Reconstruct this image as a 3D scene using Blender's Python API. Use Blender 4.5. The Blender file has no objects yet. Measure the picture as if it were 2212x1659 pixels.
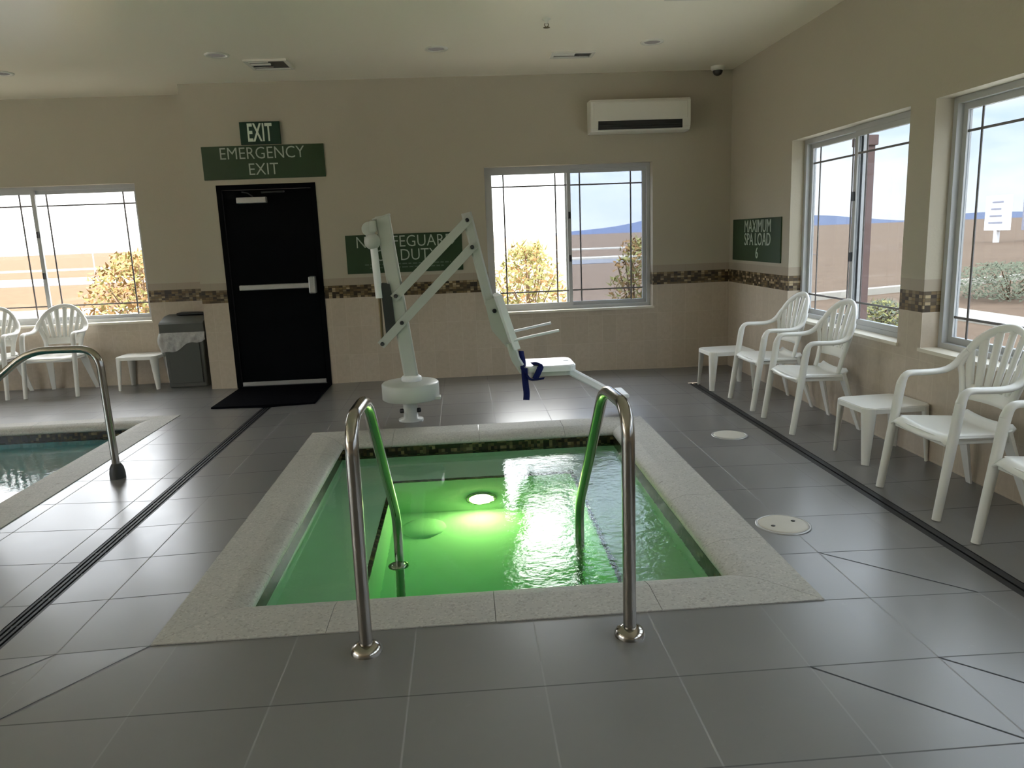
import bpy, bmesh, math, random
from mathutils import Vector, Matrix
random.seed(7)
SC = bpy.context.scene
COL = SC.collection
PI = math.pi

# ------------------------------------------------------------------ layout (metres)
BACK = 8.23        # emergency-exit wall
RECESS = 8.78      # set-back wall on the left
JOG = -2.76        # where the back wall steps back
RIGHT = 2.914
CEIL = 3.12
LEFT = -9.2
REAR = -4.2
SPA = dict(x0=-1.275, x1=1.40, y0=2.773, y1=6.024, wx=0.295, wy=0.335)
WATER = -0.12
POOL = dict(x0=-8.2, x1=-2.655, y0=0.3, y1=6.98, wx=0.33, wy=0.22)
DRAIN_L = -1.93
DRAIN_R = 2.245

def fz(x, y):
    """height of the tiled floor: it falls gently towards the two trench drains"""
    if x > SPA['x1'] - 0.01:
        b = SPA['x1'] if y > 2.773 else SPA['x1'] + (2.773 - y) * 0.55
        lo = -0.018 * max(0.0, DRAIN_R - b)
        if x <= DRAIN_R:
            return -0.018 * max(0.0, x - b)
        return lo + (x - DRAIN_R) * 0.006
    if x < SPA['x0'] + 0.06:
        b = SPA['x0'] if y > 2.773 else SPA['x0'] - (2.773 - y) * 0.77
        lo = -0.026 * max(0.0, b - DRAIN_L)
        if x >= DRAIN_L:
            return -0.026 * max(0.0, b - x)
        t = min(1.0, (DRAIN_L - x) / (DRAIN_L - POOL['x1']))
        return lo * (1 - t)
    return 0.0

# ------------------------------------------------------------------ materials
class G:
    def __init__(s, name):
        s.m = bpy.data.materials.new(name); s.m.use_nodes = True
        s.t = s.m.node_tree; s.t.nodes.clear()
        s.out = s.t.nodes.new('ShaderNodeOutputMaterial')
    def n(s, kind, **kw):
        x = s.t.nodes.new('ShaderNode' + kind)
        for k, v in kw.items(): setattr(x, k, v)
        return x
    def link(s, a, b): s.t.links.new(a, b)
    def put(s, sock, v):
        if isinstance(v, bpy.types.NodeSocket): s.link(v, sock)
        else: sock.default_value = v
    def math(s, op, a, b=0.0, c=0.0):
        x = s.n('Math', operation=op)
        s.put(x.inputs[0], a); s.put(x.inputs[1], b)
        if op in ('SMOOTHSTEP', 'MULTIPLY_ADD', 'COMPARE'): s.put(x.inputs[2], c)
        return x.outputs[0]
    def mix(s, f, a, b):
        x = s.n('Mix', data_type='RGBA')
        s.put(x.inputs[0], f); s.put(x.inputs[6], a); s.put(x.inputs[7], b)
        return x.outputs[2]
    def co(s):
        tc = s.n('TexCoord'); return tc.outputs['Object']
    def xyz(s, v):
        x = s.n('SeparateXYZ'); s.link(v, x.inputs[0]); return x.outputs
    def noise(s, v, scale, detail=3.0, rough=0.5):
        x = s.n('TexNoise'); s.link(v, x.inputs['Vector'])
        x.inputs['Scale'].default_value = scale; x.inputs['Detail'].default_value = detail
        x.inputs['Roughness'].default_value = rough
        return x.outputs['Fac']
    def ramp(s, f, stops):
        x = s.n('ValToRGB'); e = x.color_ramp.elements
        while len(e) < len(stops): e.new(0.5)
        for k, (p, c) in enumerate(stops):
            e[k].position = p; e[k].color = c if len(c) == 4 else (*c, 1)
        s.put(x.inputs[0], f); return x.outputs['Color']
    def rng(s, f, a, b, lo, hi):
        x = s.n('MapRange'); s.put(x.inputs[0], f)
        for k, v in enumerate((a, b, lo, hi)): x.inputs[k + 1].default_value = v
        return x.outputs[0]
    def bump(s, h, strength=0.2, dist=0.01):
        x = s.n('Bump'); s.put(x.inputs['Height'], h)
        x.inputs['Strength'].default_value = strength; x.inputs['Distance'].default_value = dist
        return x.outputs[0]
    def bsdf(s, base, rough=0.5, metal=0.0, spec=0.5, normal=None, **kw):
        b = s.n('BsdfPrincipled')
        s.put(b.inputs['Base Color'], base if isinstance(base, bpy.types.NodeSocket) else (*base, 1))
        s.put(b.inputs['Roughness'], rough); s.put(b.inputs['Metallic'], metal)
        s.put(b.inputs['Specular IOR Level'], spec)
        if normal is not None: s.link(normal, b.inputs['Normal'])
        for k, v in kw.items(): s.put(b.inputs[k], v)
        s.link(b.outputs[0], s.out.inputs[0])
        return b

def plain(name, col, rough=0.5, metal=0.0, spec=0.5, var=0.06, scale=9.0, bump=0.0):
    g = G(name); co = g.co()
    nz = g.noise(co, scale, 4)
    a = tuple(c * (1 - var) for c in col) + (1,); b = tuple(min(1, c * (1 + var)) for c in col) + (1,)
    c = g.mix(nz, a, b)
    nrm = g.bump(g.noise(co, scale * 12, 3), bump, 0.004) if bump else None
    g.bsdf(c, rough, metal, spec, nrm)
    return g.m

def emit(name, col, strength):
    g = G(name); e = g.n('Emission'); e.inputs[0].default_value = (*col, 1); e.inputs[1].default_value = strength
    g.link(e.outputs[0], g.out.inputs[0]); return g.m

def line_dist(g, v, origin, step):
    """distance in metres from v to the nearest line origin + k*step, and the cell index"""
    u = g.math('DIVIDE', g.math('SUBTRACT', v, origin), step)
    f = g.math('FRACT', u); idx = g.math('FLOOR', u)
    d = g.math('MULTIPLY', g.math('SUBTRACT', 0.5, g.math('ABSOLUTE', g.math('SUBTRACT', f, 0.5))), step)
    return d, idx

def cell_rand(g, a, b):
    cv = g.n('CombineXYZ'); g.put(cv.inputs[0], a); g.put(cv.inputs[1], b)
    w = g.n('TexWhiteNoise', noise_dimensions='2D'); g.link(cv.outputs[0], w.inputs['Vector'])
    return w.outputs['Value']

def mat_floor():
    g = G('grey_floor_tile'); co = g.co(); x, y, z = g.xyz(co)
    dx, ix = line_dist(g, x, 1.590, 0.4603); dy, iy = line_dist(g, y, 2.773, 0.4545)
    r = cell_rand(g, ix, iy)
    base = g.mix(r, (0.150, 0.149, 0.146, 1), (0.174, 0.173, 0.170, 1))
    cloud = g.noise(co, 2.2, 5, 0.6)
    base = g.mix(g.rng(cloud, 0.42, 0.75, 0, 0.35), base, (0.195, 0.192, 0.187, 1))
    scuff = g.noise(co, 14, 4, 0.65)
    base = g.mix(g.rng(scuff, 0.66, 0.80, 0, 0.35), base, (0.26, 0.26, 0.26, 1))
    gx = g.rng(dx, 0.0022, 0.0038, 1, 0); gy = g.rng(dy, 0.0022, 0.0038, 1, 0)
    base = g.mix(g.math('MULTIPLY', gx, 0.75), base, (0.27, 0.27, 0.265, 1))
    base = g.mix(g.math('MULTIPLY', gy, 0.8), base, (0.045, 0.045, 0.045, 1))
    rough = g.rng(cloud, 0.3, 0.7, 0.285, 0.33)
    gr = g.math('MAXIMUM', gx, gy)
    rough = g.math('ADD', rough, g.math('MULTIPLY', gr, 0.4))
    h = g.math('SUBTRACT', g.math('MULTIPLY', g.noise(co, 90, 2), 0.12), gr)
    g.bsdf(base, rough, 0, 0.9, g.bump(h, 0.05, 0.003))
    return g.m

def mosaic_cols(g, u, z, cell=0.0222):
    du, iu = line_dist(g, u, 0.0, cell * 1.7); dz, iz = line_dist(g, z, 0.9205, cell * 1.0)
    r = cell_rand(g, iu, iz)
    c = g.ramp(r, [(0.0, (0.018, 0.011, 0.005)), (0.30, (0.070, 0.042, 0.015)), (0.5, (0.20, 0.135, 0.055)),
                   (0.66, (0.035, 0.022, 0.010)), (0.86, (0.40, 0.31, 0.18)), (1.0, (0.08, 0.055, 0.022))])
    return g.mix(g.rng(g.math('MINIMUM', du, dz), 0.0008, 0.0016, 1, 0), c, (0.05, 0.038, 0.022, 1))

def mat_wall():
    g = G('painted_and_tiled_wall'); co = g.co(); x, y, z = g.xyz(co)
    u = g.math('ADD', x, y)
    # paint
    paint = g.mix(g.noise(co, 1.6, 4), (0.405, 0.368, 0.285, 1), (0.435, 0.395, 0.305, 1))
    # field tile
    du, iu = line_dist(g, u, 0.03, 0.154); dz, iz = line_dist(g, z, 0.0, 0.307)
    tile = g.mix(cell_rand(g, iu, iz), (0.475, 0.405, 0.315, 1), (0.525, 0.45, 0.355, 1))
    tile = g.mix(g.rng(g.noise(co, 22, 5, 0.65), 0.35, 0.7, 0, 0.45), tile, (0.38, 0.315, 0.24, 1))
    tile = g.mix(g.math('MULTIPLY', g.rng(g.math('MINIMUM', du, dz), 0.0012, 0.0026, 1, 0), 0.45), tile, (0.60, 0.54, 0.44, 1))
    cap = g.mix(g.math('MULTIPLY', g.rng(du, 0.001, 0.0025, 1, 0), 0.5), (0.34, 0.29, 0.22, 1), (0.25, 0.21, 0.16, 1))
    mos = mosaic_cols(g, u, z)
    c = g.mix(g.math('GREATER_THAN', z, 0.921), tile, mos)
    c = g.mix(g.math('GREATER_THAN', z, 1.054), c, cap)
    up = g.math('GREATER_THAN', z, 1.130)
    c = g.mix(up, c, paint)
    rough = g.math('ADD', 0.34, g.math('MULTIPLY', up, 0.24))
    tex = g.math('MULTIPLY', g.noise(co, 55, 4, 0.6), up)
    g.bsdf(c, rough, 0, 0.4, g.bump(tex, 0.22, 0.006))
    return g.m

def mat_pool_mosaic():
    g = G('dark_waterline_mosaic'); co = g.co(); x, y, z = g.xyz(co)
    u = g.math('ADD', x, y)
    du, iu = line_dist(g, u, 0.0, 0.024); dz, iz = line_dist(g, z, 0.0, 0.024)
    c = g.ramp(cell_rand(g, iu, iz), [(0, (0.008, 0.006, 0.003)), (0.55, (0.02, 0.016, 0.008)), (0.8, (0.055, 0.042, 0.018)), (1, (0.13, 0.11, 0.05))])
    g.bsdf(c, 0.25, 0, 0.5); return g.m

def mat_ceiling():
    g = G('ceiling_paint'); co = g.co()
    c = g.mix(g.noise(co, 0.7, 1, 0.4), (0.83, 0.765, 0.63, 1), (0.88, 0.815, 0.68, 1))
    r = g.rng(g.noise(co, 0.9, 1), 0.3, 0.7, 0.285, 0.33)
    g.bsdf(c, r, 0, 0.6); return g.m

def mat_coping():
    g = G('speckled_coping_stone'); co = g.co()
    c = g.mix(g.noise(co, 6, 5, 0.65), (0.36, 0.352, 0.318, 1), (0.42, 0.412, 0.375, 1))
    v = g.n('TexVoronoi'); g.link(co, v.inputs['Vector']); v.inputs['Scale'].default_value = 120
    r = g.xyz(v.outputs['Color'])[0]
    c = g.mix(g.math('MULTIPLY', g.math('GREATER_THAN', r, 0.84), 0.28), c, (0.17, 0.16, 0.135, 1))
    c = g.mix(g.math('MULTIPLY', g.math('LESS_THAN', r, 0.10), 0.25), c, (0.62, 0.60, 0.54, 1))
    blot = g.rng(g.noise(co, 19, 3), 0.70, 0.74, 0, 0.55)
    c = g.mix(blot, c, (0.16, 0.15, 0.12, 1))
    g.bsdf(c, 0.62, 0, 0.35, g.bump(g.noise(co, 130, 3), 0.18, 0.003)); return g.m

def mat_plaster(name, a, b):
    g = G(name); co = g.co()
    g.bsdf(g.mix(g.noise(co, 7, 4), (*a, 1), (*b, 1)), 0.7, 0, 0.2); return g.m

def mat_water(name, absorb, density, rippler, strength):
    g = G(name); co = g.co(); x, y, z = g.xyz(co)
    n1 = g.noise(co, 13.0, 4, 0.6); n2 = g.noise(co, 2.4, 2, 0.5)
    h = g.math('ADD', n1, g.math('MULTIPLY', n2, 1.2))
    amp = rippler(g, x, y)
    b = g.n('Bump'); g.put(b.inputs['Height'], g.math('MULTIPLY', h, amp))
    b.inputs['Strength'].default_value = strength; b.inputs['Distance'].default_value = 0.02
    s = g.n('BsdfGlass'); s.inputs['IOR'].default_value = 1.33; s.inputs['Roughness'].default_value = 0.0
    s.inputs['Color'].default_value = (1, 1, 1, 1)
    g.link(b.outputs[0], s.inputs['Normal']); g.link(s.outputs[0], g.out.inputs[0])
    v = g.n('VolumeAbsorption'); v.inputs['Color'].default_value = (*absorb, 1); v.inputs['Density'].default_value = density
    g.link(v.outputs[0], g.out.inputs['Volume'])
    return g.m

def mat_steel():
    g = G('brushed_stainless_steel'); co = g.co()
    n = g.noise(co, 5, 2)
    g.bsdf(g.mix(n, (0.36, 0.335, 0.295, 1), (0.39, 0.365, 0.325, 1)), 0.16, 1.0); return g.m

def mat_glass(name, tint=(0.97, 0.98, 0.98), gloss=0.06):
    g = G(name)
    t = g.n('BsdfTransparent'); t.inputs[0].default_value = (*tint, 1)
    s = g.n('BsdfGlossy'); s.inputs[0].default_value = (1, 1, 1, 1); s.inputs[1].default_value = 0.0
    lw = g.n('LayerWeight'); lw.inputs[0].default_value = 0.12
    m = g.n('MixShader'); g.link(g.math('MULTIPLY', lw.outputs['Facing'], gloss * 3.0), m.inputs[0])
    g.link(t.outputs[0], m.inputs[1]); g.link(s.outputs[0], m.inputs[2]); g.link(m.outputs[0], g.out.inputs[0])
    return g.m

def mat_screen():
    g = G('insect_screen_mesh')
    t = g.n('BsdfTransparent'); d = g.n('BsdfDiffuse'); d.inputs[0].default_value = (0.05, 0.055, 0.06, 1)
    m = g.n('MixShader'); m.inputs[0].default_value = 0.14
    g.link(t.outputs[0], m.inputs[1]); g.link(d.outputs[0], m.inputs[2]); g.link(m.outputs[0], g.out.inputs[0])
    return g.m

def mat_liner():
    g = G('clear_bin_liner'); co = g.co()
    b = g.n('BsdfPrincipled'); b.inputs['Base Color'].default_value = (0.62, 0.62, 0.60, 1); b.inputs['Roughness'].default_value = 0.28
    g.link(g.bump(g.noise(co, 26, 3), 0.8, 0.02), b.inputs['Normal'])
    t = g.n('BsdfTransparent'); m = g.n('MixShader')
    g.link(g.rng(g.noise(co, 16, 3), 0.3, 0.7, 0.45, 0.72), m.inputs[0])
    g.link(t.outputs[0], m.inputs[1]); g.link(b.outputs[0], m.inputs[2]); g.link(m.outputs[0], g.out.inputs[0])
    return g.m

def mat_ground(name='dry_open_field', k=(1, 1, 1)):
    g = G(name); co = g.co()
    c = g.mix(g.noise(co, 0.12, 6, 0.6), (0.105 * k[0], 0.072 * k[1], 0.050 * k[2], 1), (0.136 * k[0], 0.098 * k[1], 0.069 * k[2], 1))
    c = g.mix(g.rng(g.noise(co, 1.7, 5, 0.7), 0.45, 0.7, 0, 0.6), c, (0.080 * k[0], 0.056 * k[1], 0.040 * k[2], 1))
    g.bsdf(c, 0.95, 0, 0.05); return g.m

M = dict(
    floor=mat_floor(), wall=mat_wall(), ceil=mat_ceiling(), coping=mat_coping(), mosaic=mat_pool_mosaic(), steel=mat_steel(),
    spa_plaster=mat_plaster('pale_spa_plaster', (0.52, 0.60, 0.53), (0.58, 0.66, 0.58)),
    pool_plaster=mat_plaster('pale_pool_plaster', (0.30, 0.55, 0.55), (0.36, 0.62, 0.62)),
    spa_water=mat_water('green_spa_water', (0.36, 0.91, 0.58), 0.95,
                        lambda g, x, y: g.rng(g.math('ADD', x, g.math('MULTIPLY', g.math('SUBTRACT', 5.0, y), 0.12)), 0.10, 0.70, 0.05, 0.70), 0.45),
    pool_water=mat_water('teal_pool_water', (0.06, 0.66, 0.66), 0.9, lambda g, x, y: 0.16, 0.3),
    white_plastic=plain('white_moulded_plastic', (0.78, 0.78, 0.74), 0.30, 0, 0.5, 0.03, 5),
    white_paint=plain('white_powder_coat', (0.50, 0.52, 0.48), 0.38, 0, 0.5, 0.04, 6),
    seat_white=plain('white_seat_plastic', (0.80, 0.82, 0.82), 0.35, 0, 0.5, 0.02, 6),
    vinyl=plain('white_window_vinyl', (0.44, 0.45, 0.45), 0.42, 0, 0.4, 0.03, 5),
    bar=plain('grey_grille_bar', (0.16, 0.15, 0.15), 0.5, 0, 0.3, 0.05, 8),
    sill=plain('cream_sill_paint', (0.68, 0.63, 0.52), 0.45, 0, 0.4, 0.04, 5),
    door=plain('black_door_paint', (0.0022, 0.0026, 0.003), 0.7, 0, 0.06, 0.1, 6),
    alu=plain('satin_aluminium', (0.42, 0.42, 0.41), 0.42, 0.6, 0.5, 0.04, 12),
    mat=plain('black_rubber_mat', (0.0035, 0.0035, 0.005), 1.0, 0, 0.02, 0.2, 40, 0.2),
    green_sign=plain('green_sign_board', (0.020, 0.048, 0.016), 0.40, 0, 0.4, 0.05, 6),
    exit_sign=plain('dark_green_exit_face', (0.002, 0.030, 0.014), 0.4, 0, 0.4, 0.05, 6),
    letter=plain('pale_grey_lettering', (0.42, 0.47, 0.40), 0.5, 0, 0.3, 0.03, 6),
    letter_dim=plain('dim_small_lettering', (0.10, 0.14, 0.10), 0.5, 0, 0.3, 0.03, 6),
    letter_exit=plain('white_exit_lettering', (0.62, 0.70, 0.58), 0.5, 0, 0.3, 0.03, 6),
    dark=plain('black_plastic', (0.012, 0.012, 0.012), 0.4, 0, 0.4, 0.1, 10),
    darkgrey=plain('dark_grey_plastic', (0.035, 0.037, 0.036), 0.5, 0, 0.35, 0.06, 10),
    bin=plain('grey_bin_plastic', (0.082, 0.086, 0.075), 0.5, 0, 0.35, 0.05, 8),
    bin_lid=plain('darker_grey_bin_lid', (0.070, 0.074, 0.063), 0.5, 0, 0.35, 0.05, 8),
    liner=mat_liner(),
    belt=plain('navy_webbing', (0.004, 0.010, 0.085), 0.7, 0, 0.2, 0.1, 60),
    ac=plain('white_air_conditioner_plastic', (0.62, 0.60, 0.52), 0.4, 0, 0.4, 0.02, 4),
    ceil_white=plain('white_ceiling_fitting', (0.66, 0.64, 0.56), 0.45, 0, 0.4, 0.02, 6),
    brass=plain('dull_brass', (0.16, 0.12, 0.06), 0.4, 0.8, 0.5, 0.05, 20),
    drain=plain('dark_slotted_drain', (0.030, 0.031, 0.032), 0.5, 0.2, 0.35, 0.08, 20),
    lid=plain('off_white_skimmer_lid', (0.50, 0.48, 0.42), 0.5, 0, 0.35, 0.05, 14),
    glass=mat_glass('window_glass'), glass_tint=mat_glass('tinted_window_glass', (0.78, 0.83, 0.88)),
    screen=mat_screen(), glass_solar=mat_glass('solar_window_glass', (0.47, 0.50, 0.53)), glass_pale=mat_glass('pale_window_glass', (0.84, 0.85, 0.86)), glass_dim=mat_glass('smoked_window_glass', (0.50, 0.54, 0.60)),
    lamp=emit('underwater_lamp_lens', (1.0, 0.95, 0.38), 75.0),
    down=emit('downlight_diffuser', (1.0, 0.93, 0.78), 0.06),
    ground=mat_ground(), soil=mat_ground('orange_plough_soil', (0.66, 0.56, 0.44)),
    asphalt=plain('grey_asphalt', (0.125, 0.122, 0.125), 0.9, 0, 0.1, 0.15, 3),
    concrete=plain('pale_concrete', (0.30, 0.28, 0.24), 0.9, 0, 0.1, 0.08, 2),
    bounce_paving=plain('white_bounce_paving', (0.80, 0.76, 0.68), 0.9, 0, 0.1, 0.04, 2),  # for unseen paving added to bounce sunlight up to the ceiling
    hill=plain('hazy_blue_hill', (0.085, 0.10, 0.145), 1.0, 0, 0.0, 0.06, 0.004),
    leaf=plain('yellow_green_leaves', (0.21, 0.20, 0.075), 0.8, 0, 0.1, 0.35, 7),
    leaf_dry=plain('straw_orange_leaves', (0.21, 0.125, 0.052), 0.8, 0, 0.1, 0.3, 7),
    leaf_dark=plain('grey_green_leaves', (0.12, 0.13, 0.09), 0.8, 0, 0.1, 0.3, 7),
    bark=plain('brown_twigs', (0.16, 0.11, 0.07), 0.9, 0, 0.1, 0.2, 12),
    post=plain('weathered_wood_pole', (0.22, 0.20, 0.20), 0.9, 0, 0.1, 0.1, 5),
    reflection_red=plain('red_brown_reflection_tint', (0.075, 0.05, 0.046), 0.8, 0, 0.2, 0.1, 3),  # tint of the window reflection that is built as a post
    sign_white=plain('white_sign_panel', (0.80, 0.80, 0.80), 0.6, 0, 0.3, 0.03, 2),
    sign_grey=plain('lilac_grey_panel', (0.30, 0.30, 0.36), 0.7, 0, 0.3, 0.04, 1),
)

# ------------------------------------------------------------------ geometry helpers
class MB:
    def __init__(s): s.b = bmesh.new()
    def quad(s, pts, flip=False):
        vs = [s.b.verts.new(p) for p in (reversed(pts) if flip else pts)]
        return s.b.faces.new(vs)
    def box(s, a, c, mtx=None):
        x0, x1 = sorted((a[0], c[0])); y0, y1 = sorted((a[1], c[1])); z0, z1 = sorted((a[2], c[2]))
        P = [Vector((x, y, z)) for z in (z0, z1) for x, y in ((x0, y0), (x1, y0), (x1, y1), (x0, y1))]
        if mtx: P = [mtx @ p for p in P]
        v = [s.b.verts.new(p) for p in P]
        for f in ((3, 2, 1, 0), (4, 5, 6, 7), (0, 1, 5, 4), (1, 2, 6, 5), (2, 3, 7, 6), (3, 0, 4, 7)):
            s.b.faces.new([v[i] for i in f])
        return s
    def bevel_box(s, a, c, r=0.006, seg=2, mtx=None):
        t = MB(); t.box(a, c)
        bmesh.ops.bevel(t.b, geom=t.b.edges[:], offset=r, segments=seg, profile=0.5, affect='EDGES')
        s.merge(t, mtx); return s
    def merge(s, o, mtx=None):
        mp = {}
        for v in o.b.verts: mp[v] = s.b.verts.new(mtx @ v.co if mtx else v.co)
        for f in o.b.faces:
            n = s.b.faces.new([mp[v] for v in f.verts]); n.material_index = f.material_index; n.smooth = f.smooth
        o.b.free()
    def sweep(s, path, section, cap=True, up=None, scales=None, closed=False, smooth=True):
        """section: list of (a, b) offsets; path: list of points"""
        P = [Vector(p) for p in path]; n = len(P); rings = []
        prev = None
        for i in range(n):
            if closed: t = (P[(i + 1) % n] - P[i - 1])
            else: t = (P[min(i + 1, n - 1)] - P[max(i - 1, 0)])
            t.normalize()
            if up is not None:
                u = Vector(up); a = t.cross(u)
                if a.length < 1e-4: a = t.orthogonal()
                a.normalize(); b = a.cross(t).normalized()
            else:
                if prev is None:
                    a = t.orthogonal().normalized()
                else:
                    a = (prev - t * prev.dot(t)).normalized()
                prev = a; b = t.cross(a).normalized()
            k = scales[i] if scales else 1.0
            ka, kb = (k if isinstance(k, tuple) else (k, k))
            rings.append([s.b.verts.new(P[i] + a * (p * ka) + b * (q * kb)) for p, q in section])
        m = len(section)
        R = n if closed else n - 1
        for i in range(R):
            A, B = rings[i], rings[(i + 1) % n]
            for j in range(m):
                f = s.b.faces.new((A[j], A[(j + 1) % m], B[(j + 1) % m], B[j])); f.smooth = smooth
        if cap and not closed:
            for ring in (list(reversed(rings[0])), rings[-1]):
                s.b.faces.new([s.b.verts.new(v.co) for v in ring])
        return s
    def tube(s, path, r, seg=14, **kw):
        return s.sweep(path, [(r * math.cos(2 * PI * k / seg), r * math.sin(2 * PI * k / seg)) for k in range(seg)], **kw)
    def oval(s, path, ra, rb, seg=14, **kw):
        return s.sweep(path, [(ra * math.cos(2 * PI * k / seg), rb * math.sin(2 * PI * k / seg)) for k in range(seg)], **kw)
    def bar(s, path, w, h, **kw):
        c = min(w, h) * 0.18
        sec = [(-w / 2 + c, -h / 2), (w / 2 - c, -h / 2), (w / 2, -h / 2 + c), (w / 2, h / 2 - c), (w / 2 - c, h / 2), (-w / 2 + c, h / 2), (-w / 2, h / 2 - c), (-w / 2, -h / 2 + c)]
        kw.setdefault('smooth', False)
        s.sweep(path, sec, **kw)
        return s
    def lathe(s, prof, seg=32, mtx=None, smooth=True):
        rings = []
        for r, z in prof:
            ring = []
            for k in range(seg):
                p = Vector((r * math.cos(2 * PI * k / seg), r * math.sin(2 * PI * k / seg), z))
                ring.append(s.b.verts.new(mtx @ p if mtx else p))
            rings.append(ring)
        for A, B in zip(rings, rings[1:]):
            for k in range(seg):
                f = s.b.faces.new((A[k], A[(k + 1) % seg], B[(k + 1) % seg], B[k])); f.smooth = smooth
        for ring in (list(reversed(rings[0])), rings[-1]): s.b.faces.new([s.b.verts.new(v.co) for v in ring])
        return s
    def prism(s, poly, y0, y1, mtx=None, axis='y'):
        """poly in (x, z), extruded along y"""
        f = (lambda p, y: Vector((p[0], y, p[1]))) if axis == 'y' else (lambda p, y: Vector((p[0], p[1], y)))
        A = [s.b.verts.new((mtx @ f(p, y0)) if mtx else f(p, y0)) for p in poly]
        B = [s.b.verts.new((mtx @ f(p, y1)) if mtx else f(p, y1)) for p in poly]
        n = len(poly)
        s.b.faces.new(A); s.b.faces.new(list(reversed(B)))
        for k in range(n): s.b.faces.new((A[k], B[k], B[(k + 1) % n], A[(k + 1) % n]))
        return s
    def grid(s, fn, nu, nv, thick=0.0, smooth=True):
        """fn(i/nu, j/nv) -> point; optional thickness along the face normal"""
        V = [[Vector(fn(i / nu, j / nv)) for j in range(nv + 1)] for i in range(nu + 1)]
        def nrm(i, j):
            a = V[min(i + 1, nu)][j] - V[max(i - 1, 0)][j]; b = V[i][min(j + 1, nv)] - V[i][max(j - 1, 0)]
            return a.cross(b).normalized()
        T = [[s.b.verts.new(V[i][j]) for j in range(nv + 1)] for i in range(nu + 1)]
        for i in range(nu):
            for j in range(nv):
                f = s.b.faces.new((T[i][j], T[i + 1][j], T[i + 1][j + 1], T[i][j + 1])); f.smooth = smooth
        if thick:
            U = [[s.b.verts.new(V[i][j] - nrm(i, j) * thick) for j in range(nv + 1)] for i in range(nu + 1)]
            for i in range(nu):
                for j in range(nv):
                    f = s.b.faces.new((U[i][j + 1], U[i + 1][j + 1], U[i + 1][j], U[i][j])); f.smooth = smooth
            ed = [(i, 0) for i in range(nu + 1)] + [(nu, j) for j in range(1, nv + 1)] + [(i, nv) for i in range(nu - 1, -1, -1)] + [(0, j) for j in range(nv - 1, 0, -1)]
            for k in range(len(ed)):
                a = ed[k]; c = ed[(k + 1) % len(ed)]
                s.b.faces.new((T[c[0]][c[1]], T[a[0]][a[1]], U[a[0]][a[1]], U[c[0]][c[1]]))
        return s
    def build(s, name, mat, parent=None, recalc=True, origin=None, **props):
        if recalc: bmesh.ops.recalc_face_normals(s.b, faces=s.b.faces[:])
        if origin is not None: bmesh.ops.translate(s.b, verts=s.b.verts[:], vec=-Vector(origin))
        me = bpy.data.meshes.new(name); s.b.to_mesh(me); s.b.free()
        for m in (mat if isinstance(mat, (list, tuple)) else [mat]): me.materials.append(m)
        o = bpy.data.objects.new(name, me); COL.objects.link(o)
        if origin is not None: o.location = origin
        if parent: o.parent = parent
        for k, v in props.items(): o[k] = v
        return o

def thing(name, label, cat, loc=(0, 0, 0), rz=0.0, group=None):
    o = bpy.data.objects.new(name, None); COL.objects.link(o)
    o.empty_display_size = 0.1
    o.location = loc; o.rotation_euler = (0, 0, rz)
    o['label'] = label; o['category'] = cat
    if group: o['group'] = group
    return o

def tag(o, label, cat, group=None, kind=None):
    o['label'] = label; o['category'] = cat
    if group: o['group'] = group
    if kind: o['kind'] = kind
    return o

def dup(root, loc, rz, label):
    r = root.copy(); COL.objects.link(r); r.location = loc; r.rotation_euler = (0, 0, rz); r['label'] = label
    for ch in list(root.children):
        c = ch.copy(); COL.objects.link(c); c.parent = r
        for gch in ch.children:
            d = gch.copy(); COL.objects.link(d); d.parent = c
    return r

def arc(c, r, a0, a1, n, f):
    return [f(c[0] + r * math.cos(a0 + (a1 - a0) * k / n), c[1] + r * math.sin(a0 + (a1 - a0) * k / n)) for k in range(n + 1)]

def smooth_path(pts, n=6):
    """Catmull-Rom through the given points"""
    P = [Vector(p) for p in pts]; P = [P[0] * 2 - P[1]] + P + [P[-1] * 2 - P[-2]]
    out = []
    for i in range(1, len(P) - 2):
        a, b, c, d = P[i - 1], P[i], P[i + 1], P[i + 2]
        for k in range(n):
            t = k / n
            out.append(0.5 * ((2 * b) + (c - a) * t + (2 * a - 5 * b + 4 * c - d) * t * t + (3 * b - a - 3 * c + d) * t ** 3))
    out.append(P[-2]); return out

def fillet(pts, r, n=6):
    P = [Vector(p) for p in pts]; out = [P[0]]
    for i in range(1, len(P) - 1):
        a = (P[i - 1] - P[i]); c = (P[i + 1] - P[i]); la, lc = a.length, c.length
        a.normalize(); c.normalize(); k = min(r, la * 0.49, lc * 0.49)
        s, e = P[i] + a * k, P[i] + c * k
        for j in range(n + 1):
            t = j / n; out.append(s * (1 - t) ** 2 + P[i] * 2 * t * (1 - t) + e * t * t)
    out.append(P[-1]); return out

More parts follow.
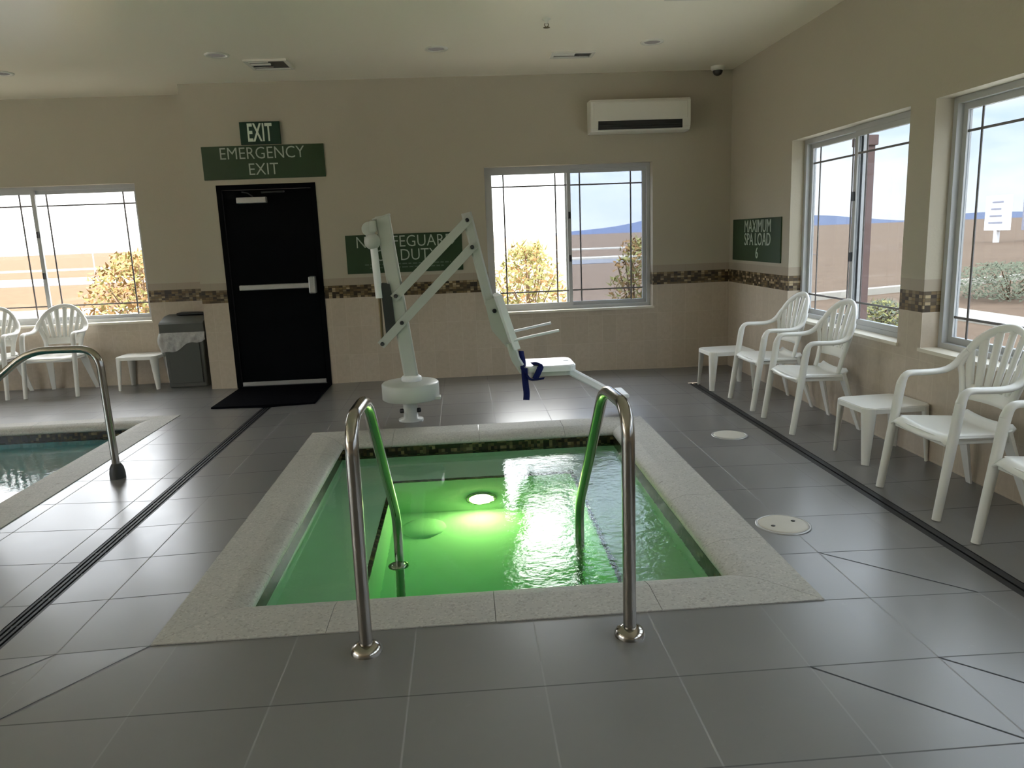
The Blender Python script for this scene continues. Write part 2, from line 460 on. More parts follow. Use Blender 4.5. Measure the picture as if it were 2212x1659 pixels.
def text_mesh(name, txt, size, mat, parent, mtx, sx=1.0, bold=0.0, spacing=1.0):
    """every word is a lettering part of its own, the line centred on mtx"""
    words = []
    for w in txt.split():
        cu = bpy.data.curves.new(name, 'FONT'); cu.body = w; cu.size = size; cu.align_x = 'LEFT'; cu.align_y = 'CENTER'
        cu.extrude = 0.0015; cu.offset = bold; cu.space_character = spacing; cu.resolution_u = 3
        t = bpy.data.objects.new(name, cu); COL.objects.link(t)
        bpy.context.view_layer.update()
        me = bpy.data.meshes.new_from_object(t.evaluated_get(bpy.context.evaluated_depsgraph_get()))
        bpy.data.objects.remove(t); bpy.data.curves.remove(cu)
        x0 = min(v.co.x for v in me.vertices); x1 = max(v.co.x for v in me.vertices)
        words.append((me, x0, x1 - x0))
    gap = size * 0.30
    total = sum(w[2] for w in words) + gap * (len(words) - 1); x = -total / 2
    for me, x0, wd in words:
        me.name = name
        me.transform(mtx @ Matrix.Diagonal((sx, 1, 1, 1)) @ Matrix.Translation((x - x0, 0, 0)))
        me.materials.clear(); me.materials.append(mat)
        o = bpy.data.objects.new(name, me); COL.objects.link(o); o.parent = parent
        x += wd + gap

def structure(o): o['kind'] = 'structure'; return o

# ------------------------------------------------------------------ floor
def build_floor():
    xs = [LEFT, -8.2, POOL['x1'], DRAIN_L - 0.045, DRAIN_L + 0.045, SPA['x0'], SPA['x1'], DRAIN_R - 0.045, DRAIN_R + 0.045, RIGHT]
    ys = [REAR, POOL['y0'], SPA['y0'], SPA['y1'], POOL['y1'], BACK, RECESS]
    def fill(v, step):
        out = []
        for a, b in zip(v, v[1:]):
            n = max(1, round((b - a) / step)); out += [a + (b - a) * k / n for k in range(n)]
        return out + [v[-1]]
    X, Y = fill(xs, 0.055), fill(ys, 0.055)
    b = MB(); V = {}
    def vert(i, j):
        if (i, j) not in V: V[i, j] = b.b.verts.new((X[i], Y[j], fz(X[i], Y[j])))
        return V[i, j]
    for i in range(len(X) - 1):
        for j in range(len(Y) - 1):
            cx, cy = (X[i] + X[i + 1]) / 2, (Y[j] + Y[j + 1]) / 2
            if SPA['x0'] < cx < SPA['x1'] and SPA['y0'] < cy < SPA['y1']: continue
            if POOL['x0'] < cx < POOL['x1'] and POOL['y0'] < cy < POOL['y1']: continue
            if cy > BACK and cx > JOG: continue
            if abs(cx - DRAIN_L) < 0.045 and 0.3 < cy < BACK: continue
            if abs(cx - DRAIN_R) < 0.045 and 0.3 < cy < 7.35: continue
            b.b.faces.new((vert(i, j), vert(i + 1, j), vert(i + 1, j + 1), vert(i, j + 1)))
    # diagonal cuts across the tiles where the falls change
    for (p, q) in (((-1.275, 2.773), (-1.63, 2.31)), ((-1.63, 2.31), (-2.09, 1.86)), ((-1.63, 2.773), (-2.09, 2.31)), ((1.13, 2.318), (1.59, 1.864)), ((1.59, 2.318), (2.05, 1.864)), ((1.59, 3.2275), (2.05, 2.773))):
        n = 8; d = Vector((q[0] - p[0], q[1] - p[1])).normalized() * 0.0025; nx, ny = -d.y, d.x
        for k in range(n):
            t0, t1 = k / n, (k + 1) / n
            a = (p[0] + (q[0] - p[0]) * t0, p[1] + (q[1] - p[1]) * t0); c = (p[0] + (q[0] - p[0]) * t1, p[1] + (q[1] - p[1]) * t1)
            zz = lambda u, v: fz(u, v) + 0.0012
            f = b.quad([(a[0] - nx, a[1] - ny, zz(*a)), (c[0] - nx, c[1] - ny, zz(*c)), (c[0] + nx, c[1] + ny, zz(*c)), (a[0] + nx, a[1] + ny, zz(*a))])
            f.material_index = 1
    o = b.build('floor', [M['floor'], M['drain']], recalc=False)
    structure(o)
build_floor()

# ------------------------------------------------------------------ walls
def wall_boxes(b, s0, s1, z0, z1, holes, put):
    """split a wall rectangle into boxes round its openings; put(sa, sb, za, zb)"""
    cuts = sorted({s0, s1} | {h[0] for h in holes} | {h[1] for h in holes})
    for a, c in zip(cuts, cuts[1:]):
        hs = sorted([h for h in holes if h[0] < (a + c) / 2 < h[1]], key=lambda h: h[2]); z = z0
        for h in hs:
            if h[2] > z: put(a, c, z, h[2])
            z = h[3]
        if z < z1: put(a, c, z, z1)

WIN_B = (0.274, 2.065, 0.685, 2.22)
DOOR = (-2.49, -1.48, 0.0, 2.125)
WIN_L = (-5.85, -3.52, 0.715, 2.225)
R_W = [(4.925, 6.70, 0.69, 2.22), (2.86, 4.66, 0.69, 2.22), (0.80, 2.60, 0.69, 2.22), (-1.3, 0.5, 0.69, 2.22), (-3.4, -1.6, 0.69, 2.22)]
FLOORZ = -0.5
T = 0.22
b = MB(); wall_boxes(b, JOG, RIGHT + T, FLOORZ, CEIL + 0.05, [WIN_B, (DOOR[0], DOOR[1], FLOORZ, DOOR[3])], lambda a, c, z0, z1: b.box((a, BACK, z0), (c, BACK + T, z1)))
b.box((JOG, BACK + T, FLOORZ), (JOG + T, RECESS + T, CEIL + 0.05))
structure(b.build('wall_back', M['wall']))
b = MB(); wall_boxes(b, LEFT - T, JOG, FLOORZ, CEIL + 0.05, [WIN_L], lambda a, c, z0, z1: b.box((a, RECESS, z0), (c, RECESS + T, z1)))
structure(b.build('wall_recess', M['wall']))
b = MB(); wall_boxes(b, REAR - T, BACK, FLOORZ, CEIL + 0.05, R_W, lambda a, c, z0, z1: b.box((RIGHT, a, z0), (RIGHT + T, c, z1)))
structure(b.build('wall_right', M['wall']))
L_W = [(-3.6, 0.0, 0.3, 2.6), (0.6, 4.2, 0.3, 2.6)]
b = MB(); wall_boxes(b, REAR - T, RECESS, FLOORZ, CEIL + 0.05, L_W, lambda a, c, z0, z1: b.box((LEFT - T, a, z0), (LEFT, c, z1)))
structure(b.build('wall_left', M['wall']))
REAR_W = []
b = MB(); wall_boxes(b, LEFT - T, RIGHT + T, FLOORZ, CEIL + 0.05, REAR_W, lambda a, c, z0, z1: b.box((a, REAR - T, z0), (c, REAR, z1)))
structure(b.build('wall_rear', M['wall']))
b = MB(); b.box((LEFT - T, REAR - T, CEIL), (RIGHT + T, RECESS + T, CEIL + 0.2))
structure(b.build('ceiling', M['ceil']))

# ------------------------------------------------------------------ windows
def window(n, P, s0, s1, z0, z1, screen_side=1, flip=False, tint=('glass', 'glass_tint')):
    """P(s, d, z): d runs outwards from the room face of the wall. Sliding two-sash window with prairie bars."""
    def bx(m, a, c): m.box(P(*a), P(*c))
    F0, F1 = 0.115, 0.195
    fr = 0.038
    m = MB()
    for a, c in (((s0, F0, z0), (s0 + fr, F1, z1)), ((s1 - fr, F0, z0), (s1, F1, z1)), ((s0 + fr, F0, z0), (s1 - fr, F1, z0 + fr)), ((s0 + fr, F0, z1 - fr), (s1 - fr, F1, z1))): bx(m, a, c)
    root = m.build('window_%d' % n, M['vinyl']); structure(root)
    mid = (s0 + s1) / 2
    for k, (a, c, d0) in enumerate(((s0 + fr, mid + 0.03, F0 + 0.006), (mid - 0.03, s1 - fr, F0 + 0.040))):
        d1 = d0 + 0.030; w = 0.040
        za, zc = z0 + fr, z1 - fr
        m = MB()
        for p, q in (((a, d0, za), (a + w, d1, zc)), ((c - w, d0, za), (c, d1, zc)), ((a + w, d0, za), (c - w, d1, za + w)), ((a + w, d0, zc - w), (c - w, d1, zc))): bx(m, p, q)
        sash = m.build('sash', M['vinyl'], root)
        dm = (d0 + d1) / 2
        m = MB(); bx(m, (a + w, dm - 0.003, za + w), (c - w, dm + 0.003, zc - w)); m.build('pane', M[tint[k]], sash)
        m = MB(); gb = 0.0075
        for sv in (a + w + 0.125, c - w - 0.125): bx(m, (sv - gb, dm - 0.009, za + w), (sv + gb, dm - 0.0035, zc - w))
        for zv in (za + w + 0.125, zc - w - 0.125): bx(m, (a + w, dm - 0.0095, zv - gb), (c - w, dm - 0.004, zv + gb))
        m.build('grille', M['bar'], sash)
        if k == 0:
            for zl in (z0 + 0.36 * (z1 - z0), z0 + 0.66 * (z1 - z0)):
                m = MB(); bx(m, (c - 0.030, d0 - 0.022, zl - 0.035), (c - 0.008, d0, zl + 0.035)); m.build('latch', M['dark'], sash)
    if screen_side is not None:
        a, c = ((mid, s1 - fr) if screen_side else (s0 + fr, mid))
        m = MB(); bx(m, (a, F1 - 0.010, z0 + fr), (c, F1 - 0.008, z1 - fr)); m.build('insect_screen', M['screen'], root)
    m = MB(); bx(m, (s0 - 0.012, -0.014, z0 - 0.018), (s1 + 0.012, F0, z0 + 0.004)); m.build('sill', M['sill'], root)
    return root
PB = lambda s, d, z: (s, BACK + d, z)
PL = lambda s, d, z: (s, RECESS + d, z)
PR = lambda s, d, z: (RIGHT + d, s, z)
PLW = lambda s, d, z: (LEFT - d, s, z)
PRE = lambda s, d, z: (s, REAR - d, z)
window(1, PB, *WIN_B, tint=('glass', 'glass_dim'))
window(2, PL, *WIN_L[:2], *WIN_L[2:], screen_side=None, tint=('glass_pale', 'glass_pale'))
for k, w in enumerate(R_W): window(3 + k, PR, *w, screen_side=None, tint=('glass_solar', 'glass_solar'))
for k, w in enumerate(L_W): window(8 + k, PLW, *w, screen_side=None, tint=('glass', 'glass'))
for k, w in enumerate(REAR_W): window(10 + k, PRE, *w, screen_side=None, tint=('glass', 'glass'))

# ------------------------------------------------------------------ door
x0, x1, _, z1 = DOOR
m = MB(); fw = 0.05
m.box((x0, BACK - 0.008, -0.01), (x0 + fw, BACK + 0.14, z1)).box((x1 - fw, BACK - 0.008, -0.01), (x1, BACK + 0.14, z1)).box((x0 + fw, BACK - 0.008, z1 - fw), (x1 - fw, BACK + 0.14, z1))
door = m.build('door_1', M['door']); structure(door)
leaf = MB().bevel_box((x0 + fw + 0.003, BACK + 0.015, 0.012), (x1 - fw - 0.003, BACK + 0.06, z1 - fw - 0.003), 0.004).build('door_leaf', M['door'], door)
m = MB(); yb = BACK - 0.045
m.bevel_box((-2.345, yb - 0.02, 1.045), (-1.60, yb + 0.03, 1.100), 0.008).bevel_box((-2.345, yb, 1.052), (-2.29, BACK + 0.015, 1.093), 0.006)
m.build('panic_bar', M['alu'], leaf)
m = MB(); m.bevel_box((-1.625, yb - 0.035, 0.985), (-1.555, BACK + 0.015, 1.165), 0.012); m.build('latch_case', M['alu'], leaf)
m = MB(); m.bevel_box((-2.285, BACK - 0.06, 1.935), (-1.985, BACK + 0.015, 1.995), 0.006); m.build('door_closer', M['alu'], leaf)
m = MB(); m.bar([(-2.12, BACK - 0.04, 2.0), (-2.16, BACK - 0.07, 2.035), (-2.21, BACK - 0.10, 2.045)], 0.022, 0.010, up=(0, 0, 1)).bar([(-2.03, BACK - 0.035, 2.040), (-1.80, BACK - 0.018, 2.044)], 0.03, 0.016, up=(0, 0, 1)); m.build('closer_arm', M['darkgrey'], leaf)
m = MB(); m.bevel_box((-2.43, BACK - 0.004, 0.014), (-1.54, BACK + 0.015, 0.058), 0.004); m.build('door_sweep', M['alu'], leaf)
m = MB(); m.box((x0 + fw, BACK - 0.0, -0.01), (x1 - fw, BACK + 0.14, 0.010)); m.build('threshold', M['dark'], door)

# ------------------------------------------------------------------ copings and basins
PROF = [(0.0, -0.05), (0.0, 0.005), (0.64, 0.007), (0.70, 0.004), (0.84, -0.008), (0.93, -0.018), (0.98, -0.030), (1.0, -0.045), (0.985, -0.058), (0.93, -0.066), (0.80, -0.068)]
def coping(b, R):
    x0, x1, y0, y1, wx, wy = (R[k] for k in ('x0', 'x1', 'y0', 'y1', 'wx', 'wy'))
    O = [(x0, y0), (x1, y0), (x1, y1), (x0, y1)]; I = [(x0 + wx, y0 + wy), (x1 - wx, y0 + wy), (x1 - wx, y1 - wy), (x0 + wx, y1 - wy)]
    for k in range(4):
        oa, ob, ia, ib = O[k], O[(k + 1) % 4], I[k], I[(k + 1) % 4]
        L = math.dist(oa, ob); n = max(1, round(L / 0.62))
        for j in range(n):
            t0, t1 = j / n + 0.0012 / L * 1.0, (j + 1) / n - 0.0012 / L
            def pt(t, d, z):
                ox, oy = oa[0] + (ob[0] - oa[0]) * t, oa[1] + (ob[1] - oa[1]) * t
                # stones are square cut except at the mitres
                qx, qy = ia[0] + (ib[0] - ia[0]) * t, ia[1] + (ib[1] - ia[1]) * t
                if 0.001 < t < 0.999 and not (j == 0 and t < 0.5 / n) and not (j == n - 1 and t > 1 - 0.5 / n):
                    if k % 2 == 0: qx = ox
                    else: qy = oy
                return (ox + (qx - ox) * d, oy + (qy - oy) * d, z)
            A = [b.b.verts.new(pt(t0, d, z)) for d, z in PROF]; C = [b.b.verts.new(pt(t1, d, z)) for d, z in PROF]
            for q in range(len(PROF) - 1):
                f = b.b.faces.new((A[q], C[q], C[q + 1], A[q + 1])); f.smooth = q >= 2
            b.b.faces.new([b.b.verts.new(v.co) for v in A]); b.b.faces.new([b.b.verts.new(v.co) for v in reversed(C)])
    return b

def basin_shell(b, x0, x1, y0, y1, zt, zb, benches=()):
    """walls and floor facing inwards"""
    b.quad([(x0, y0, zb), (x1, y0, zb), (x1, y1, zb), (x0, y1, zb)])
    for p, q in (((x0, y0), (x0, y1)), ((x0, y1), (x1, y1)), ((x1, y1), (x1, y0)), ((x1, y0), (x0, y0))):
        b.quad([(p[0], p[1], zb), (p[0], p[1], zt), (q[0], q[1], zt), (q[0], q[1], zb)], flip=True)
    for bb in benches: b.box(*bb)
    return b

def band(b, x0, x1, y0, y1, zt, zb, t=0.004):
    b.box((x0, y0, zb), (x0 + t, y1, zt)).box((x1 - t, y0, zb), (x1, y1, zt)).box((x0 + t, y0, zb), (x1 - t, y0 + t, zt)).box((x0 + t, y1 - t, zb), (x1 - t, y1, zt))
    return b

# spa
spa = thing('hot_tub', 'square sunken hot tub of green water with wide pale coping in the grey floor', 'hot tub', (0.06, 4.4, 0))
inv = Matrix.Translation(-Vector(spa.location))
def child(m, name, mat, par, **kw):
    """mesh built in world coordinates, parented to a thing standing at par.location"""
    bmesh.ops.transform(m.b, matrix=Matrix.Translation(-par.location) if par.rotation_euler[2] == 0 else par.matrix_basis.inverted(), verts=m.b.verts[:])
    return m.build(name, mat, par, **kw)
BX0, BX1, BY0, BY1 = -1.0, 1.115, 3.085, 5.705
SB = -1.04
child(coping(MB(), SPA), 'coping', M['coping'], spa)
child(MB().box((SPA['x0'] + 0.004, SPA['y0'] + 0.004, -0.09), (BX0 - 0.004, SPA['y1'] - 0.004, -0.0515)).box((BX1 + 0.004, SPA['y0'] + 0.004, -0.09), (SPA['x1'] - 0.004, SPA['y1'] - 0.004, -0.0515)).box((BX0, SPA['y0'] + 0.004, -0.09), (BX1, BY0 - 0.004, -0.0515)).box((BX0, BY1 + 0.004, -0.09), (BX1, SPA['y1'] - 0.004, -0.0515)), 'mortar_bed', M['bar'], spa)
LB, RB, BB, BT = -0.575, 0.715, 5.29, -0.40
bas = child(basin_shell(MB(), BX0, BX1, BY0, BY1, -0.055, SB, [((BX0, BY0, SB), (LB, BY1, BT)), ((RB, BY0, SB), (BX1, BY1, BT)), ((LB, BB, SB), (RB, BY1, BT))]), 'basin', M['spa_plaster'], spa, recalc=False)
child(band(MB(), BX0, BX1, BY0, BY1, -0.062, -0.20), 'waterline_tiles', M['mosaic'], spa)
nb = MB(); e = 0.022
nb.box((LB - e, BY0 + 0.01, BT - e), (LB + 0.003, BB + e, BT + 0.003)).box((RB - 0.003, BY0 + 0.01, BT - e), (RB + e, BB + e, BT + 0.003)).box((LB, BB - 0.003, BT - e), (RB, BB + e, BT + 0.003))
child(nb, 'bench_edge_tiles', M['mosaic'], spa)
mt = Matrix.Translation((0.053, BB, -0.82)) @ Matrix.Rotation(PI / 2, 4, 'X')
lamp = child(MB().lathe([(0.115, 0.0), (0.115, 0.012), (0.100, 0.020), (0.089, 0.020)], 32, mt), 'lamp_ring', M['steel'], spa)
child(MB().lathe([(0.088, 0.019), (0.086, 0.026), (0.06, 0.034), (0.02, 0.037)], 32, mt), 'underwater_lamp', M['lamp'], spa)
child(MB().lathe([(0.155, 0.0), (0.155, 0.010), (0.135, 0.022), (0.07, 0.034), (0.01, 0.036)], 36, Matrix.Translation((-0.36, 5.03, SB))), 'drain_cover', M['spa_plaster'], spa)
w = MB(); w.quad([(BX0 + 0.004, BY0 + 0.004, WATER), (BX1 - 0.004, BY0 + 0.004, WATER), (BX1 - 0.004, BY1 - 0.004, WATER), (BX0 + 0.004, BY1 - 0.004, WATER)])
tag(w.build('spa_water', M['spa_water'], recalc=False), 'rippled green water filling the hot tub', 'water', kind='stuff')

# pool
pool = thing('swimming_pool', 'swimming pool of teal water with pale coping at the left edge', 'swimming pool', (-5.4, 3.6, 0))
px0, px1, py0, py1 = POOL['x0'] + 0.31, POOL['x1'] - 0.31, POOL['y0'] + 0.20, POOL['y1'] - 0.20
child(coping(MB(), POOL), 'coping', M['coping'], pool)
child(MB().box((px1 + 0.004, POOL['y0'] + 0.004, -0.09), (POOL['x1'] - 0.004, POOL['y1'] - 0.004, -0.0515)).box((POOL['x0'] + 0.004, py1 + 0.004, -0.09), (px1, POOL['y1'] - 0.004, -0.0515)), 'mortar_bed', M['bar'], pool)
child(basin_shell(MB(), px0, px1, py0, py1, -0.055, -1.25), 'basin', M['pool_plaster'], pool, recalc=False)
child(band(MB(), px0, px1, py0, py1, -0.062, -0.20), 'waterline_tiles', M['mosaic'], pool)
w = MB(); w.quad([(px0 + 0.005, py0 + 0.005, WATER - 0.005), (px1 - 0.005, py0 + 0.005, WATER - 0.005), (px1 - 0.005, py1 - 0.005, WATER - 0.005), (px0 + 0.005, py1 - 0.005, WATER - 0.005)])
tag(w.build('pool_water', M['pool_water'], recalc=False), 'calm teal water in the swimming pool at left', 'water', kind='stuff')

# ------------------------------------------------------------------ trench drains
def trench(name, xc, y0, y1, label, slots):
    o = thing(name, label, 'drain', (xc, (y0 + y1) / 2, fz(xc, 4.5)))
    z = fz(xc, 4.5)
    m = MB(); m.box((xc - 0.09, y0 - 0.02, z - 0.05), (xc + 0.09, y1, z - 0.035))
    for s in (-1, 1): m.box((xc + s * 0.0452, y0, z - 0.035), (xc + s * 0.09, y1, z - 0.003))
    child(m, 'channel', M['dark'], o)
    m = MB()
    if slots:
        for k in range(4):
            xx = xc - 0.036 + k * 0.024; m.box((xx - 0.0065, y0, z - 0.03), (xx + 0.0065, y1, z - 0.001))
        n = int((y1 - y0) / 0.25)
        for k in range(n + 1): m.box((xc - 0.044, y0 + k * 0.25 - 0.006, z - 0.03), (xc + 0.044, y0 + k * 0.25 + 0.006, z - 0.004))
    else:
        m.box((xc - 0.043, y0, z - 0.03), (xc - 0.006, y1, z - 0.002)).box((xc + 0.006, y0, z - 0.03), (xc + 0.043, y1, z - 0.002))
    child(m, 'grate', M['drain'], o)
    return o
trench('trench_drain', DRAIN_L, 0.3, BACK, 'dark slotted drain channel in the floor between the pool and the hot tub', True)
trench('trench_drain', DRAIN_R, 0.3, 7.35, 'dark drain strip in the floor along the row of white chairs at right', False)

# ------------------------------------------------------------------ floor lids
def skimmer(x, y, r, label, holes):
    z = fz(x, y)
    o = thing('skimmer_lid', label, 'floor lid', (x, y, z), 0, 'round lids in the floor')
    child(MB().lathe([(r, 0.0), (r, 0.004), (r - 0.012, 0.006), (r - 0.012, 0.003)], 40, Matrix.Translation((x, y, z))), 'ring', M['alu'], o)
    child(MB().lathe([(r - 0.014, 0.0), (r - 0.014, 0.006), (r - 0.03, 0.0085), (0.01, 0.009)], 40, Matrix.Translation((x, y, z))), 'cover', M['lid'], o)
    if holes:
        for s in (-1, 1): child(MB().lathe([(0.011, 0.0), (0.011, 0.0112), (0.004, 0.0115)], 14, Matrix.Translation((x + s * 0.062, y + s * 0.024, z))), 'finger_hole', M['dark'], o)
skimmer(1.57, 3.577, 0.137, 'round off-white lid with two finger holes in the floor right of the hot tub', True)
skimmer(1.91, 5.33, 0.13, 'plain white round lid in the floor in front of the back two chairs', False)

# ------------------------------------------------------------------ handrails
def handrail(label, pts, r, group, flanges, name='handrail', rails=None):
    base = pts[0]
    o = thing(name, label, 'handrail', base, 0, group)
    child(MB().tube(fillet(pts, 0.13, 8), r, 18), 'tube', M['steel'], o)
    for (p, rr, hh, mat) in flanges:
        child(MB().lathe([(rr, 0.0), (rr, hh * 0.35), (rr * 0.86, hh * 0.75), (r * 1.25, hh), (r * 1.05, hh)], 28, Matrix.Translation(p)), 'flange', mat, o)
    return o
handrail('left-hand polished steel grab rail stepping down into the hot tub',
         [(-0.428, 2.62, 0), (-0.421, 2.62, 0.885), (-0.42, 3.06, 0.875), (-0.424, 3.94, 0.03), (-0.428, 3.90, SB)], 0.0245, 'steel grab rails of the hot tub',
         [((-0.428, 2.62, 0.0), 0.058, 0.034, M['steel']), ((-0.428, 3.90, -0.40), 0.056, 0.022, M['steel'])])
handrail('right-hand polished steel grab rail stepping down into the hot tub',
         [(0.563, 2.61, 0), (0.563, 2.61, 0.885), (0.561, 3.06, 0.868), (0.563, 3.86, 0.06), (0.563, 3.88, SB)], 0.0245, 'steel grab rails of the hot tub',
         [((0.563, 2.61, 0.0), 0.058, 0.034, M['steel'])])
zr = fz(-2.402, 5.1)
handrail('curved steel grab rail reaching over the swimming pool edge at left',
         [(-2.402, 5.1, zr), (-2.415, 5.1, 0.88), (-2.85, 5.1, 0.885), (-3.20, 5.1, 0.62), (-3.52, 5.1, -0.1), (-3.54, 5.1, -1.2)], 0.024, 'steel grab rail of the pool',
         [((-2.402, 5.1, zr), 0.05, 0.10, M['darkgrey'])])

# ------------------------------------------------------------------ chairs
def make_chair():
    t = thing('patio_chair', '', 'chair', (0, 0, 0), 0, 'white moulded plastic armchairs')
    m_ = M['white_plastic']
    lean = 0.255; y0 = 0.102
    def back_pt(x, z, off=0.0):
        return Vector((x, y0 + (z - 0.42) * lean - 0.95 * x * x + off, z))
    # seat: dished, front edge rolled down, rear edge turned up
    def seat_fn(u, v):
        yy = -0.265 + v * 0.405
        hw = 0.245 - 0.055 * max(0, v - 0.25)
        x = (u * 2 - 1) * hw
        z = 0.435 - 0.020 * (1 - (2 * u - 1) ** 2) - 0.020 * v
        if v < 0.16: z -= 0.036 * ((0.16 - v) / 0.16) ** 2
        if v > 0.86: z += 0.045 * ((v - 0.86) / 0.14) ** 1.5
        if abs(2 * u - 1) > 0.9: z -= 0.02 * (abs(2 * u - 1) - 0.9) / 0.1
        return (x, yy, z)
    m = MB(); m.grid(seat_fn, 16, 24, -0.009)
    for s in (-1, 1): m.bar([(s * 0.235, -0.22, 0.41), (s * 0.20, 0.115, 0.395)], 0.012, 0.045, up=(0, 0, 1))
    m.bar([(-0.23, -0.245, 0.392), (0.23, -0.245, 0.392)], 0.010, 0.040, up=(0, 0, 1))
    m.build('seat', m_, t)
    # backrest: low shell, fan of slats, rim that runs down to the seat
    def hw_at(z):
        pts = [(0.40, 0.185), (0.48, 0.180), (0.56, 0.190), (0.64, 0.215), (0.70, 0.24)]
        for (a, wa), (c, wc) in zip(pts, pts[1:]):
            if z <= c: return wa + (wc - wa) * (z - a) / (c - a)
        return 0.24
    CZ, RX, RZ = 0.70, 0.243, 0.232
    m = MB()
    zb0, ztop0 = 0.525, 0.605
    m.grid(lambda u, v: back_pt((u * 2 - 1) * hw_at(zb0 + v * 0.085), zb0 + v * 0.085), 14, 4, 0.010)
    n = 7
    for k in range(n):
        a = ((k + 0.5) / n * 2 - 1)
        xb = a * (hw_at(ztop0) * 0.97); ang = PI / 2 - a * 1.34
        xt, zt = RX * math.cos(ang) * 0.985, CZ + RZ * math.sin(ang) * 0.985
        wb, wt = hw_at(ztop0) * 2 / n * 0.42, 0.0275 if abs(a) < 0.8 else 0.023
        def fn(u, v, xb=xb, xt=xt, zt=zt, wb=wb, wt=wt):
            z = ztop0 - 0.012 + (zt - ztop0 + 0.012) * v; xc = xb + (xt - xb) * (v ** 1.05)
            hw = wb + (wt - wb) * v
            uu = u * 2 - 1
            return back_pt(xc + uu * hw, z, 0.012 * uu * uu - 0.007)
        m.grid(fn, 4, 9, 0.010)
    rim = []
    zs = (0.425, 0.46, 0.50, 0.56, 0.62, 0.67)
    for z in zs: rim.append(back_pt(-hw_at(z), z))
    for k in range(0, 25):
        a = PI - PI * k / 24; rim.append(back_pt(RX * math.cos(a), CZ + RZ * math.sin(a)))
    for z in reversed(zs): rim.append(back_pt(hw_at(z), z))
    m.oval(rim, 0.024, 0.014, 12, up=(0, 1, 0.255))
    m.build('backrest', m_, t)
    for s in (-1, 1):
        foot = Vector((s * 0.268, -0.300, 0.0))
        pts = [foot, (s * 0.266, -0.268, 0.22), (s * 0.264, -0.236, 0.44), (s * 0.263, -0.216, 0.58), (s * 0.262, -0.205, 0.628), (s * 0.262, -0.188, 0.657), (s * 0.263, -0.155, 0.668), (s * 0.267, -0.08, 0.667), (s * 0.270, 0.0, 0.668), (s * 0.268, 0.060, 0.680), (s * 0.260, 0.104, 0.712), (s * 0.247, back_pt(0.247, 0.755).y, 0.755), (s * 0.226, back_pt(0.226, 0.788).y, 0.788)]
        path = smooth_path(pts, 5); cut = 4 * 5 - 3
        def sc(i):
            z = path[i].z
            if i <= cut: return (0.86 + 0.14 * min(1, z / 0.5), 0.80 + 0.20 * min(1, z / 0.5))
            q = min(1.0, (i - cut) / 8)
            return (1.0 - 0.33 * q, 1.0 + 0.0 * q)
        m = MB(); m.oval(path[:cut + 1], 0.0255, 0.026, 14, up=(1, 0, 0), scales=[sc(i) for i in range(cut + 1)]); m.build('leg', m_, t)
        m = MB(); m.oval(path[cut:], 0.0255, 0.026, 14, up=(1, 0, 0), scales=[sc(i) for i in range(cut, len(path))]); m.build('armrest', m_, t)
        m = MB()
        a, c = Vector((s * 0.178, 0.105, 0.43)), Vector((s * 0.240, 0.225, 0.0))
        m.sweep([a, a.lerp(c, 0.5), c], [(-0.034, -0.014), (0.034, -0.014), (0.034, 0.0), (0.016, 0.014), (-0.016, 0.014), (-0.034, 0.0)], up=(0, 1, 0.2), scales=[1.25, 0.95, 0.62], smooth=False)
        m.build('leg', m_, t)
    return t
chair = make_chair()
CH = [((2.66, 6.315), -PI / 2, 'white plastic chair beside the corner side table, farthest along the right wall'),
      ((2.66, 5.54), -PI / 2, 'white plastic chair under the near half of the farther right-hand window, second from the corner'),
      ((2.66, 3.81), -PI / 2, 'large white plastic chair just right of the side table by the tiled pier'),
      ((2.665, 2.975), -PI / 2, 'white plastic chair cut off by the right edge of the photo'),
      ((-4.42, 8.49), 0.0, 'white plastic chair under the left window, nearer the small side table'),
      ((-5.13, 8.47), 0.0, 'white plastic chair cut off by the left edge of the photo')]
for k, ((x, y), rz, lab) in enumerate(CH):
    loc = (x, y, fz(x, y) if x > 0 else 0.0)
    if k == 0: chair.location = loc; chair.rotation_euler = (0, 0, rz); chair['label'] = lab
    else: dup(chair, loc, rz, lab)

def make_table():
    t = thing('side_table', '', 'side table', (0, 0, 0), 0, 'small white plastic side tables')
    W, D, H = 0.225, 0.195, 0.368
    c = 0.055
    poly = [(-W + c, -D), (W - c, -D), (W - 0.012, -D + 0.030), (W, -D + c), (W, D - c), (W - 0.012, D - 0.03), (W - c, D), (-W + c, D), (-W + 0.012, D - 0.03), (-W, D - c), (-W, -D + c), (-W + 0.012, -D + 0.03)]
    m = MB(); m.prism(poly, H - 0.036, H - 0.006, axis='z'); m.prism([(p[0] * 0.975, p[1] * 0.97) for p in poly], H - 0.006, H, axis='z')
    m.build('tabletop', M['white_plastic'], t)
    for sx in (-1, 1):
        for sy in (-1, 1):
            m = MB()
            a = Vector((sx * (W - 0.034), sy * (D - 0.034), H - 0.036 + 0.03)); f = Vector((sx * (W - 0.016), sy * (D - 0.016), 0.0))
            dirn = Vector((sx, sy, 0)).normalized()
            m.sweep([a, a.lerp(f, 0.12), a.lerp(f, 0.55), f], [(-0.046, -0.016), (0.046, -0.016), (0.046, 0.004), (0.016, 0.018), (-0.016, 0.018), (-0.046, 0.004)], up=tuple(dirn), scales=[1.0, 0.95, 0.72, 0.5])
            m.build('leg', M['white_plastic'], t)
    return t
table = make_table()
